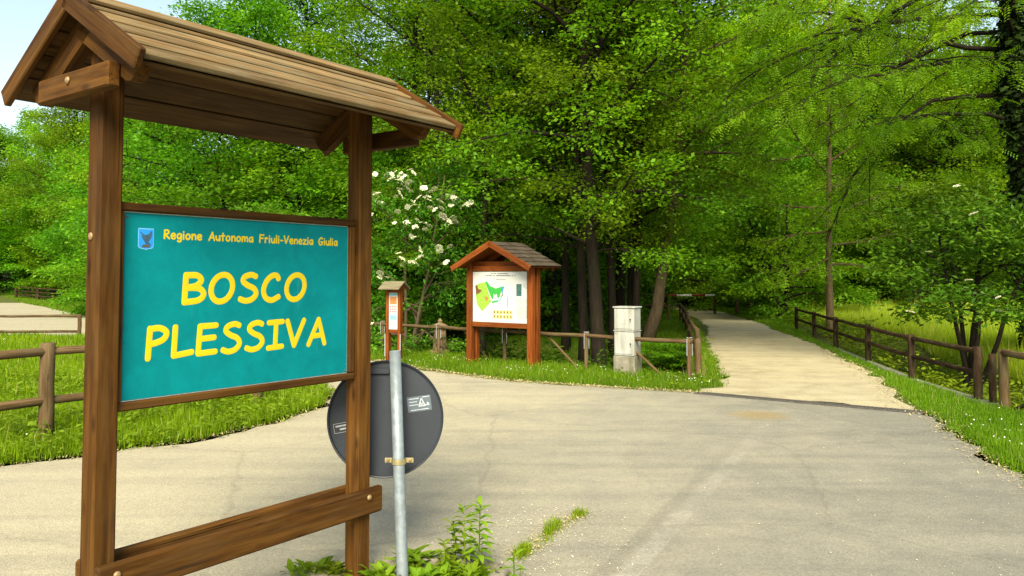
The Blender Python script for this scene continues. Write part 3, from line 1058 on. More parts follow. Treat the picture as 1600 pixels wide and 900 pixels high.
dirx = 1 if da[0] > 0 else -1
if dirx < 0:
    da, db = -da, np.cross(dn, -da)
frd = lambda h: (DC + h * dn, da, db, dn)
so, sa_ = (0.186, 0.080), 0.13
b = MB()
b.prism(rot2(rect(-.066, -.042, .066, .042), sa_, so), frd(-.0035), .0008)
st = b.build('sticker', M['sticker'], disc, PB)
b = MB()
for x0, x1, y in ((-.056, .0, .030), (.02, .058, .034), (-.056, -.012, .013), (-.056, -.006, -.004), (-.05, .05, -.032), (.03, .056, -.012)):
    x = x0
    while x < x1:
        wd_ = random.uniform(.004, .008)
        b.prism(rot2(rect(x, y - .002, min(x + wd_, x1), y + .002), sa_, so), frd(-.0025), .0005)
        x += wd_ + .0015
tri = [(-.004, -.014), (.032, -.014), (.014, .028)]
for i in range(3):
    p0, p1 = np.array(tri[i]), np.array(tri[(i + 1) % 3])
    nn = np.array((-(p1 - p0)[1], (p1 - p0)[0]))
    nn = nn / np.linalg.norm(nn) * .0022
    b.prism(rot2([tuple(p0 - nn), tuple(p1 - nn), tuple(p1 + nn), tuple(p0 + nn)], sa_, so), frd(-.0025 + i * .0001), .0005)
for xx in (.006, .012, .018):
    b.prism(rot2(rect(xx, -.010, xx + .003, .004), sa_, so), frd(-.0020), .0005)
b.prism(rot2([(.040, -.012), (.056, -.006), (.044, .006)], sa_, so), frd(-.0022), .0005)
b.build('sticker_print', M['sticker_ink'], st, PB)
so2 = (-.244, -.048)
b = MB()
b.prism(rot2(rect(-.042, -.028, .042, .028), .18, so2), frd(-.0035), .0008)
st = b.build('sticker', M['black'], disc, PB)
b = MB()
for (x0, y0, x1, y1) in ((-.04, -.026, .04, -.0245), (-.04, .0245, .04, .026), (-.04, -.026, -.0385, .026), (.0385, -.026, .04, .026)):
    b.prism(rot2(rect(x0, y0, x1, y1), .18, so2), frd(-.0025), .0004)
for y, x0, x1 in ((.006, -.028, .028), (-.012, -.008, .026)):
    x = x0
    while x < x1:
        b.prism(rot2(rect(x, y, x + .0045, y + .009), .18, so2), frd(-.0025), .0004)
        x += .0065
b.build('sticker_print', M['sticker_ink'], st, PB)
# top channel with clip, lower clamp round the pole
b = MB()
b.box(DP(-.055, .262, .006), (.15, .035, .02), (da, db, dn), .003)
b.build('mounting_channel', M['sign_back'], ts, PB)
cz = 1.6 - (716 - 432) / F * 4.3
tpar = (cz - PB[2]) / (PT[2] - PB[2])
pc = PB + (PT - PB) * tpar
cl = MB()
th_ = np.linspace(0, 2 * math.pi, 20)
for kk in (0,):
    ring = [pc + .0345 * np.array((math.cos(t), math.sin(t), 0)) for t in th_]
    for i in range(len(th_) - 1):
        a0, a1 = ring[i], ring[i + 1]
        o0 = pc + .038 * np.array((math.cos(th_[i]), math.sin(th_[i]), 0))
        o1 = pc + .038 * np.array((math.cos(th_[i + 1]), math.sin(th_[i + 1]), 0))
        hz = np.array((0, 0, .014))
        cl.add([a0 - hz, a1 - hz, a1 + hz, a0 + hz, o0 - hz, o1 - hz, o1 + hz, o0 + hz],
               [(3, 2, 1, 0), (4, 5, 6, 7), (7, 6, 2, 3), (0, 1, 5, 4)], None, .5)
cl.box(pc + np.array((-.055, .02, 0)), (.044, .006, .026), None, .002)
cl.box(pc + np.array((.055, .02, 0)), (.044, .006, .026), None, .002)
cl.build('clamp', M['brass'], ts, PB)
for sx_ in (-.06, .06):
    b = MB()
    q = pc + np.array((sx_, .018, 0))
    b.tube([q, q + np.array((0, -.010, 0)), q + np.array((0, -.014, 0))], [.009, .009, .005], 6)
    b.build('bolt', M['bolt'], ts, PB)

# ------------------------------------------------------------------ roofed map board across the road
mL, mR = np.array((-0.72, 14.62)), np.array((0.37, 13.82))
md = (mR - mL) / np.linalg.norm(mR - mL)
mD = np.array((md[0], md[1], 0))
mN = np.array((md[1], -md[0], 0))
if mN[1] > 0:
    mN = -mN
mspan = np.linalg.norm(mR - mL)
mO = np.array((mL[0], mL[1], 0))


def Q(u, v, z):
    return mO + u * mD + v * mN + z * Z


mb_ = thing('map_board', 'red-brown timber map board with shingled gable roof beside the fence', 'information board', tuple(Q(mspan / 2, 0, 0)))
mo = Q(mspan / 2, 0, 0)
MUVZ = (mD, mN, Z)
for u in (0, mspan):
    for v in (.07, -.09):
        b = MB()
        b.box(Q(u, v, 0.86), (.115, .10, 2.0 if v > 0 else 1.96), MUVZ, .008)
        b.build('post', M['red_wood'], mb_, mo)
for z_, h_ in ((1.745, .10), (.735, .085)):
    b = MB()
    b.box(Q(mspan / 2, .065, z_), (mspan - .117, .06, h_), MUVZ, .006)
    b.build('frame_rail', M['red_wood'], mb_, mo)
pw, ph = mspan - .125, .905
pz = .780
b = MB()
b.box(Q(mspan / 2, .07, pz + ph / 2), (pw, .012, ph), MUVZ, .002)
mp_ = b.build('map_panel', M['white'], mb_, mo)
frq = lambda k: (Q(mspan / 2, .0765 + k * .0008, pz) - mD * pw / 2, mD * pw, Z * ph, mN)
nrm_ = lambda pts: [((x - 185) / 825, (835 - y) / 770) for x, y in pts]
prints = [
    ('map_area', 'map_lime', [(235, 270), (300, 240), (378, 222), (425, 380), (470, 520), (330, 675), (250, 560), (232, 430)]),
    ('map_area', 'map_brown', [(222, 278), (255, 268), (270, 330), (325, 345), (300, 385), (240, 418)]),
    ('map_area', 'map_green', [(378, 220), (405, 210), (450, 280), (540, 320), (645, 285), (600, 440), (570, 475), (555, 400), (540, 400), (530, 440), (510, 390), (500, 480), (480, 480), (430, 360)]),
    ('map_area', 'map_green', [(485, 520), (590, 500), (570, 520), (480, 545)]),
    ('map_area', 'map_blue', [(622, 290), (668, 286), (640, 400), (625, 380)]),
    ('map_area', 'map_cyan', [(640, 400), (655, 410), (600, 510), (480, 515), (482, 505), (590, 490)]),
    ('map_area', 'map_brown', [(640, 395), (655, 385), (640, 430), (615, 450)]),
    ('map_area', 'map_orange', [(370, 450), (415, 445), (425, 500), (385, 510)]),
    ('photo_print', 'map_teal', [(845, 250), (920, 250), (920, 430), (845, 430)]),
]
for i, (nm, m, pts) in enumerate(prints):
    b = MB()
    b.prism(nrm_(pts), frq(i % 4), .0007)
    b.build(nm, M[m], mp_, mo)
ic = MB()
icd = MB()
for r_ in range(2):
    for c in range(6):
        x, y = 500 + c * 49, 650 + r_ * 68
        ic.prism(nrm_([(x, y), (x + 40, y), (x + 40, y + 56), (x, y + 56)]), frq(0), .0007)
        rr = random.Random(r_ * 9 + c)
        icd.prism(nrm_([(x + 10 + rr.random() * 8, y + 12), (x + 28, y + 10 + rr.random() * 10), (x + 30 - rr.random() * 8, y + 44), (x + 12, y + 40 - rr.random() * 10)]), frq(1), .0007)
o = ic.build('pictogram_print', M['map_yellow'], mp_, mo)
icd.build('pictogram_print', M['map_brown'], mp_, mo)
tx, tf = MB(), MB()


def dashes(mb, x0, x1, y, h, seed, k=1):
    rr = random.Random(seed)
    x = x0
    while x < x1:
        w_ = rr.uniform(8, 17)
        if rr.random() > .14:
            mb.prism(nrm_([(x, y - h * rr.uniform(.35, .6)), (min(x + w_, x1), y - h * rr.uniform(.35, .6)), (min(x + w_, x1), y + h / 2), (x, y + h / 2)]), frq(k), .0006)
        x += w_ + 4


dashes(tx, 465, 725, 93, 15, 1)
dashes(tx, 390, 830, 125, 15, 2)
dashes(tf, 510, 690, 183, 14, 3)
for y in range(250, 330, 16):
    dashes(tf, 945, 998, y, 6, y)
for y in range(470, 760, 18):
    dashes(tf, 845, 998, y, 6, y)
for y in range(440, 600, 12):
    tx.prism(nrm_([(710, y), (722, y), (722, y + 7), (710, y + 7)]), frq(1), .0006)
tx.build('text_print', M['ink'], mp_, mo)
tf.build('text_print', M['faint_ink'], mp_, mo)
# gable roof, ridge running front to back
rzE, rzP, rHB = 1.765, 2.195, .86
rv0, rv1 = .38, -.60
rth = math.atan2(rzP - rzE, rHB)
for sgn in (1, -1):
    w = sgn * math.cos(rth) * mD - math.sin(rth) * Z
    m_ = sgn * math.sin(rth) * mD + math.cos(rth) * Z
    slope = rHB / math.cos(rth)
    top = Q(mspan / 2, (rv0 + rv1) / 2, rzP)
    b = MB()
    b.box(top + w * slope / 2 - m_ * .01, (rv0 - rv1 - .03, slope, .02), (mN, w, m_), .003)
    b.build('roof_deck', M['red_wood'], mb_, mo)
    b = MB()
    rows = 6
    e = slope / rows
    for k in range(rows):
        x = rv1 + .01
        while x < rv0 - .03:
            wd_ = min(random.uniform(.11, .22), rv0 - .015 - x)
            tl = .10
            w2 = w * math.cos(tl) + m_ * math.sin(tl)
            m2 = -w * math.sin(tl) + m_ * math.cos(tl)
            c = Q(mspan / 2, x + wd_ / 2, rzP) + w * (e * (k + .5)) + m_ * .022
            b.box(c, (wd_ - .006, e + .03, .016), (mN, w2, m2), .003)
            x += wd_
    b.build('shingle_cover', M['shingle'], mb_, mo)
    b = MB()
    b.box(Q(mspan / 2, rv0, rzP) + w * (slope / 2 + .008) - m_ * .02, (.03, slope + .03, .10), (mN, w, m_), .004)
    b.build('barge_board', M['red_wood'], mb_, mo)
    for v in (-.2, -.5):
        b = MB()
        b.box(Q(mspan / 2, v, rzP) + w * (slope / 2 - .02) - m_ * .065, (.06, slope - .08, .085), (mN, w, m_), .004)
        b.build('rafter', M['red_wood'], mb_, mo)
b = MB()
b.box(Q(mspan / 2, -.0, 1.835), (mspan + .12, .06, .075), MUVZ, .005)
b.build('tie_beam', M['red_wood'], mb_, mo)

# ------------------------------------------------------------------ narrow information post behind the pole
iO = np.array((at(616.5, 14.9), 14.9, 0))
ips = thing('notice_post', 'slim red-brown notice post with small roof and tall poster', 'notice post', tuple(iO))
iD = np.array((math.cos(R(-22)), math.sin(R(-22)), 0))
iN = np.array((iD[1], -iD[0], 0))
I = lambda u, v, z: iO + u * iD + v * iN + z * Z
IUV = (iD, iN, Z)
for u in (-.125, .125):
    b = MB()
    b.box(I(u, 0, .66), (.06, .10, 1.42), IUV, .006)
    po = b.build('post', M['red_wood'], ips, iO)
    b = MB()
    b.box(I(u * 1.3, .056, .32), (.014, .008, .42), IUV, .002)
    b.build('steel_strap', M['strap'], po, iO)
for z_ in (.575, 1.33):
    b = MB()
    b.box(I(0, 0, z_), (.188, .05, .065), IUV, .005)
    b.build('frame_rail', M['red_wood'], ips, iO)
b = MB()
b.box(I(0, .03, .955), (.186, .012, .685), IUV, .002)
ip = b.build('poster', M['white'], ips, iO)
fi = lambda k: (I(0, .0365 + .0006 * k, .955), iD, Z, iN)
for nm, m, q in (('poster_print', 'map_cyan', rect(-.085, .285, .085, .335)), ('poster_print', 'map_orange', rect(-.072, .125, .072, .270)),
                 ('poster_print', 'map_cyan', rect(-.075, -.165, .075, -.075))):
    b = MB()
    b.prism(q, fi(0), .0006)
    b.build(nm, M[m], ip, iO)
b = MB()
for i in range(3):
    for j in range(4):
        x, y = -.072 + j * .038, .075 - i * .045
        b.prism([(x - .002, y - .020), (x + .020, y - .006), (x + .034, y + .022), (x + .008, y + .016)], fi(0), .0006)
b.build('poster_print', M['map_pink'], ip, iO)
b = MB()
for y in (-.10, -.12, -.14, -.20, -.22, -.24, -.27, -.29):
    b.prism(rect(-.06, y, .055, y + .006), fi(1), .0005)
b.build('poster_print', M['faint_ink'], ip, iO)
for sgn in (1, -1):
    b = MB()
    w = sgn * math.cos(.55) * iN - math.sin(.55) * Z
    m_ = sgn * math.sin(.55) * iN + math.cos(.55) * Z
    b.box(I(0, 0, 1.50) + w * .13, (.44, .27, .024), (iD, w, m_), .005)
    b.build('roof_board', M['grey_roof'], ips, iO)
for u in (-.16, .16):
    b = MB()
    b.prism([(-.16, 1.36), (.16, 1.36), (0, 1.47)], (I(u - .015, 0, 0), iN, Z, iD), .03)
    b.build('gable_board', M['red_wood'], ips, iO)

# ------------------------------------------------------------------ cast iron drinking fountain
fO = np.array((at(688, 16.2), 16.2, 0))
fn = thing('drinking_fountain', 'old rusty cast-iron drinking fountain standing in the verge', 'fountain', tuple(fO))


def octa(profile, n=8, rot=math.pi / 8):
    b = MB()
    vs, fs = [], []
    for r_, z in profile:
        for j in range(n):
            t = rot + 2 * math.pi * j / n
            vs.append(fO + np.array((r_ * math.cos(t), r_ * math.sin(t), z)))
    for i in range(len(profile) - 1):
        for j in range(n):
            q = (j + 1) % n
            fs.append((i * n + j, i * n + q, (i + 1) * n + q, (i + 1) * n + j))
    fs.append(tuple(range(n - 1, -1, -1)))
    fs.append(tuple((len(profile) - 1) * n + j for j in range(n)))
    b.add(vs, fs, None, .5)
    return b


octa([(.215, -.1), (.215, .08), (.20, .11), (.155, .13), (.15, .16)]).build('base', M['iron'], fn, fO)
octa([(.148, .161), (.125, .52), (.13, .545), (.15, .56)]).build('column', M['iron'], fn, fO)
octa([(.175, .561), (.18, .585), (.165, .605), (.11, .635), (.05, .655), (.035, .67), (.05, .69), (.03, .72), (.006, .75)], 12).build('cap', M['iron'], fn, fO)
b = MB()
q = fO + np.array((-.10, -.06, .47))
b.tube([q, q + np.array((-.07, -.03, .01)), q + np.array((-.11, -.045, -.02)), q + np.array((-.115, -.047, -.06))], [.02, .018, .018, .02], 8)
b.build('spout', M['grate'], fn, fO, True)

# ------------------------------------------------------------------ utility cabinet
cO = np.array((at(981, 12.95), 13.05, 0))
cb = thing('utility_cabinet', 'pale grey utility cabinet of two stacked boxes on stained concrete plinth', 'utility cabinet', tuple(cO))
ca_ = R(-31)
kD = np.array((math.cos(ca_), math.sin(ca_), 0))
kN = np.array((kD[1], -kD[0], 0))
K = lambda u, v, z: cO + u * kD + v * kN + z * Z
KUV = (kD, kN, Z)
b = MB()
b.box(K(0, 0, .10), (.375, .315, .42), KUV, .012)
b.build('plinth', M['concrete'], cb, cO)
for z0, z1 in ((.313, .708), (.722, 1.085)):
    b = MB()
    b.box(K(0, 0, (z0 + z1) / 2), (.35, .29, z1 - z0), KUV, .010)
    bx_ = b.build('box', M['cabinet'], cb, cO)
    b = MB()
    b.box(K(-.008, .147, (z0 + z1) / 2 + .002), (.305, .012, z1 - z0 - .055), KUV, .004)
    dr = b.build('door', M['cabinet'], bx_, cO)
    b = MB()
    q = K(.115, .154, (z0 + z1) / 2)
    b.tube([q, q + .006 * kN], [.013, .012], 10)
    b.box(q + .004 * kN - .03 * Z, (.007, .006, .04), KUV, .001)
    b.build('lock', M['black'], bx_, cO)
b = MB()
b.box(K(0, 0, .715), (.372, .312, .014), KUV, .004)
b.build('joint_lip', M['cabinet'], cb, cO)
b = MB()
b.box(K(0, 0, 1.098), (.385, .325, .026), KUV, .010)
b.build('lid', M['cabinet'], cb, cO)
b = MB()
b.box(K(-.13, .155, .675), (.035, .004, .018), KUV, .001)
b.build('plate', M['brass'], cb, cO)
b = MB()
for i in range(6):
    b.box(K(-.06 + i * .018, .1535, .83), (.012, .002, .006), KUV, .0005)
b.box(K(-.11, .1535, .96), (.010, .002, .045), KUV, .0005)
b.build('faded_print', M['faint_ink'], cb, cO)


# ------------------------------------------------------------------ fences
def log(p, q, r0, r1=None, n=10, sag=0.0, over=0.0):
    p, q = np.array(p, float), np.array(q, float)
    r1 = r0 if r1 is None else r1
    d_ = (q - p) / np.linalg.norm(q - p)
    p, q = p - d_ * over, q + d_ * over
    ts_ = np.linspace(0, 1, 7)
    pts = np.array([p + (q - p) * t for t in ts_])
    L = np.linalg.norm(q - p)
    pts[1:-1] += np.random.default_rng(int(abs(p[0] * 1000 + q[1] * 77)) % 99991).normal(0, .0035 * min(1, L), (5, 3))
    pts[:, 2] -= sag * np.sin(ts_ * math.pi)
    rad = r0 + (r1 - r0) * ts_
    b = MB()
    dd = (q - p) / L
    P2 = np.vstack([pts[0] , pts[0] + dd * .012, pts[1:-1], pts[-1] - dd * .012, pts[-1]])
    R2 = np.concatenate([[rad[0] * .8, rad[0]], rad[1:-1], [rad[-1], rad[-1] * .8]])
    b.tube(P2, R2, n)
    return b


def fence(name, label, posts, hgt, rails, rp, rr, mat, braces=(), straps=False, rail_side=0.0, over=0.05, skip_rail=()):
    """posts (x, y) with optional own ground height; rails = heights"""
    z0 = [float(height(x, y)) for x, y in posts]
    o = np.array((posts[0][0], posts[0][1], z0[0]))
    f = thing(name, label, 'fence', tuple(o))
    for i, ((x, y), z) in enumerate(zip(posts, z0)):
        rnd = random.Random(i * 7 + int(x * 100))
        log((x, y, z - .25), (x + rnd.uniform(-.012, .012), y, max(z, 0) * 1.0 + hgt + rnd.uniform(-.015, .015)), rp, rp * .94, 12).build('post', mat, f, o, True)
        if straps:
            b = MB()
            zz = rails[0]
            for sx_ in (-1, 1):
                b.box((x + sx_ * (rp + .004), y - .01, zz - .09), (.006, .03, .26), None, .001)
            b.box((x, y - .01, zz + rr + .024), (2 * rp + .014, .03, .006), None, .001)
            b.build('steel_strap', M['strap'], f, o)
    for i in range(len(posts) - 1):
        if i in skip_rail:
            continue
        (x0, y0), (x1, y1) = posts[i], posts[i + 1]
        dv = np.array((x1 - x0, y1 - y0))
        dv /= np.linalg.norm(dv)
        nv = np.array((-dv[1], dv[0])) * rail_side
        for h in rails:
            log((x0 + nv[0], y0 + nv[1], h + max(z0[i], 0)), (x1 + nv[0], y1 + nv[1], h + max(z0[i + 1], 0)), rr, rr * .93, 10, .006, over).build('rail', mat, f, o, True)
    for (x0, y0, zz0), (x1, y1, zz1) in braces:
        log((x0, y0, zz0), (x1, y1, zz1), rr * .62, rr * .6, 8).build('brace', mat, f, o, True)
    return f


fd = np.array((1.40, 2.08)) / 2.507
LP = [tuple(np.array((-4.56, 7.84)) + fd * 2.507 * k) for k in (-2, -1, 0, 1)]
fence('log_fence', 'thick grey-brown log fence with two rails on the grass island, beside the big sign', LP[::-1], .96, (.865, .385), .071, .044, M['log'], over=-.02)
fence('log_fence', 'thin dark two-rail fence at the far side of the grass island, before the gravel', [(-11.35, 20.9), (-14.0, 20.95), (-16.7, 21.0), (-19.4, 21.1)], .62, (.565, .16), .05, .036, M['mid_log'], over=.02)

vp = lambda px, Y: (at(px, Y), Y)
VP = [(2.73, 12.28), (1.26, 13.50), (-.14, 14.62 + .02), (-1.45, 15.72), (-2.72, 16.75), (-4.3, 18.3)]


def vbr(i, f0, f1):
    a, c = np.array(VP[i]), np.array(VP[i + 1])
    p, q = a + (c - a) * f0, a + (c - a) * f1
    return ((p[0], p[1] + .06, .56), (q[0], q[1] + .06, float(height(*q)) - .05))


fence('rail_fence', 'single-rail brown fence with diagonal braces behind the map board and cabinet', VP, .66, (.60,), .036, .036, M['mid_log'],
      [vbr(0, .62, .18), vbr(1, .45, .05), vbr(2, .6, .15), vbr(3, .2, .6)], True)
fence('rail_fence', 'dark two-rail fence curving along the left edge of the gravel track', [tuple(q) for q in TF[::1]] , .60, (.555, .25), .055, .045, M['mid_log'], over=.03)
fence('rail_fence', 'short rail fence end turning away behind the brick parapet', [(5.55, 28.2), (4.4, 28.9), (2.6, 30.0)], .62, (.56,), .045, .04, M['mid_log'], over=.04)
fence('rail_fence', 'dark brown two-rail fence along the right side of the gravel track', [tuple(q) for q in RF], .70, (.64, .36), .055, .036, M['dark_log'], over=.03, rail_side=0.0)
fence('rail_fence', 'dark rail fence with diagonal brace at the right edge of the asphalt', [(5.98, 9.72), (5.80, 7.75), (5.6, 5.8)], .72, (.68,), .058, .042, M['mid_log'],
      [((5.80, 8.0, .62), (5.98, 9.60, -.02))], over=.02)
b = MB()
log((6.03, 10.02, -.3), (6.03, 10.02, .63), .045, .043).build('fence_post', M['dark_log'], None, (0, 0, 0), True)
tag(bpy.context.scene.objects['fence_post'], 'short dark post squeezed between two rail fences on the right', 'post')
FP = [(-34, 54.5), (-31, 52.0), (-28, 49.5), (-25, 47), (-22, 44.5), (-19.5, 42), (-17, 39.5)]
fence('rail_fence', 'low dark fence along the far edge of the gravel car park', FP, .8, (.75, .5, .25), .10, .06, M['dark_log'])

# parapet wall of the culvert under the left track fence, concrete kerb under the right one
pw_ = TF[:4].copy()
b = MB()
for i in range(3):
    a, c = pw_[i], pw_[i + 1]
    dv = np.append((c - a) / np.linalg.norm(c - a), 0)
    nv = np.array((-dv[1], dv[0], 0))
    L = np.linalg.norm(c - a)
    b.box((*((a + c) / 2), -.46), (L + .03, .26, 1.02), (dv, nv, Z), .01)
    k0 = len(b.g) - 24
    for q in range(k0, len(b.g)):
        r_ = np.array(b.v[q]) - np.array((*a, 0))
        b.g[q] = (float(np.dot(r_, dv)) + 4 * i, float(np.dot(r_, nv)), b.v[q][2] + 2)
tag(b.build('parapet_wall', M['brick'], None), 'low old brick culvert wall under the left track fence', 'wall')
b = MB()
kp = [(5.93, 9.9), (6.15, 12.4), (6.62, 15.0), (7.1, 17.6)]
for i in range(3):
    a, c = np.array(kp[i]), np.array(kp[i + 1])
    dv = np.append((c - a) / np.linalg.norm(c - a), 0)
    nv = np.array((-dv[1], dv[0], 0))
    L = np.linalg.norm(c - a)
    nst = max(1, int(L / .9))
    for j in range(nst):
        ctr = a + (c - a) * (j + .5) / nst
        b.box((ctr[0] + .03, ctr[1], -.235), (L / nst - .006, .20, .52 + random.uniform(-.012, .012)), (dv, nv, Z), .018)
tag(b.build('kerb', M['kerb'], None), 'pale concrete kerb under the right track fence', 'kerb')

# drain grate across the mouth of the track
g0, g1 = np.array((2.52, 10.92, 0)), np.array((4.80, 9.33, 0))
dr_ = thing('drain_grate', 'dark slotted drain grate across the mouth of the gravel track', 'drain', tuple((g0 + g1) / 2))
gd = (g1 - g0) / np.linalg.norm(g1 - g0)
gn = np.array((-gd[1], gd[0], 0))
go = (g0 + g1) / 2
gl = np.linalg.norm(g1 - g0)
b = MB()
b.box(go + Z * .008, (gl, .17, .012), (gd, gn, Z), .002)
b.build('channel', M['void'], dr_, go)
b = MB()
for s_ in (-1, 1):
    b.box(go + gn * s_ * .083 + Z * .012, (gl, .018, .018), (gd, gn, Z), .002)
x = -gl / 2 + .02
while x < gl / 2:
    b.box(go + gd * x + Z * .0135, (.018, .145, .016), (gd, gn, Z), .002)
    x += .042
b.build('grate_bars', M['grate'], dr_, go)

# ------------------------------------------------------------------ barrier at the far end of the track
bY = 34.0
bO = np.array((at(990, bY), bY, 0))
ba = thing('barrier', 'red and white striped barrier pole across the far track', 'barrier', tuple(bO))
b = MB()
b.box(bO + np.array((0, 0, .48)), (.16, .16, 1.0), None, .01)
b.build('pivot_post', M['red_paint'], ba, bO)
b = MB()
b.box(bO + np.array((-.35, 0, .80)), (.45, .12, .16), None, .01)
b.build('counterweight', M['red_paint'], ba, bO)
xe = at(1117, bY)
segs = [(bO[0], 'white_paint'), (at(1033, bY), 'maroon'), (at(1056, bY), 'white_paint'), (at(1079, bY), 'maroon'), (at(1100, bY), 'white_paint'), (xe, None)]
for (x0, m), (x1, _) in zip(segs[:-1], segs[1:]):
    b = MB()
    b.tube([(x0, bY - .12, .80), (x1, bY - .12, .80)], [.045, .045], 10)
    b.build('boom_stripe', M[m], ba, bO, True)
log((xe - .02, bY + .03, -.2), (xe - .02, bY + .03, .84), .06).build('rest_post', M['mid_log'], ba, bO, True)
o = log((at(1151, 34.5), 34.5, -.2), (at(1151, 34.5), 34.5, .72), .085).build('wooden_bollard', M['mid_log'], None, (0, 0, 0), True)
tag(o, 'grey wooden bollard in the grass to the right of the barrier', 'bollard')

# ------------------------------------------------------------------ trees
def unit(v):
    return v / max(np.linalg.norm(v), 1e-9)


def branch(rng, p, d, L, n, wob, grav):
    """grav > 0 lifts the tip, < 0 droops it"""
    pts = [np.array(p, float)]
    d = unit(np.array(d, float))
    for i in range(n):
        d = unit(d + rng.normal(0, wob, 3) + np.array((0, 0, grav)))
        pts.append(pts[-1] + d * L / n)
    return np.array(pts)


def along(pts, t):
    k = t * (len(pts) - 1)
    i = min(int(k), len(pts) - 2)
    return pts[i] + (pts[i + 1] - pts[i]) * (k - i), unit(pts[i + 1] - pts[i])


class Foliage:
    def __init__(s):
        s.P, s.D, s.N, s.L, s.W, s.V = [], [], [], [], [], []

    def spray(s, rng, a, c, n, spread, L, asp, tilt, base, droop=0.0, zf=.45):
        """n leaves about the twig a-c, held roughly level"""
        t = rng.random(n) ** 0.8
        tw = c - a
        p = a + tw * t[:, None] + rng.normal(0, 1, (n, 3)) * spread * np.array((1, 1, zf))
        d = unit(tw) + rng.normal(0, .75, (n, 3)) * np.array((1, 1, .45))
        d[:, 2] -= droop
        nn = np.array((0, 0, 1.0)) + rng.normal(0, tilt, (n, 3))
        l = L * rng.uniform(.65, 1.25, n)
        s.P.append(p); s.D.append(d); s.N.append(nn); s.L.append(l); s.W.append(l * asp)
        s.V.append(np.clip(base + rng.normal(0, .16, n), 0, 1))

    def pinnate(s, rng, a, c, nleaf, rach, leaflet, base):
        """compound leaves: rows of leaflets on drooping stalks"""
        tw = c - a
        for _ in range(nleaf):
            o = a + tw * rng.random() + rng.normal(0, .03, 3)
            d = unit(unit(tw) * .5 + rng.normal(0, .6, 3) * np.array((1, 1, .5)) + np.array((0, 0, -.25)))
            up = unit(np.array((0, 0, 1.0)) + rng.normal(0, .35, 3))
            sd = unit(np.cross(d, up))
            up = np.cross(sd, d)
            k = 6
            ln = rach * rng.uniform(.7, 1.2)
            tt = (np.arange(k) + .8) / k
            b_ = base + rng.normal(0, .10)
            for sg in (1, -1):
                p = o + d * (tt * ln)[:, None] + np.array((0, 0, -1.0)) * ((tt ** 2) * ln * .22)[:, None]
                dd = np.tile(sd * sg + d * .25 - up * .15, (k, 1))
                s.P.append(p); s.D.append(dd); s.N.append(np.tile(up, (k, 1)) + rng.normal(0, .2, (k, 3)))
                l = leaflet * rng.uniform(.8, 1.15, k)
                s.L.append(l); s.W.append(l * .5)
                s.V.append(np.clip(b_ + rng.normal(0, .08, k), 0, 1))

    def build(s, name, mat, parent=None, mul=1.0):
        return leaves_mesh(name, np.concatenate(s.P), np.concatenate(s.D), np.concatenate(s.N), np.concatenate(s.L),
                           np.concatenate(s.W), np.concatenate(s.V), mat, parent)


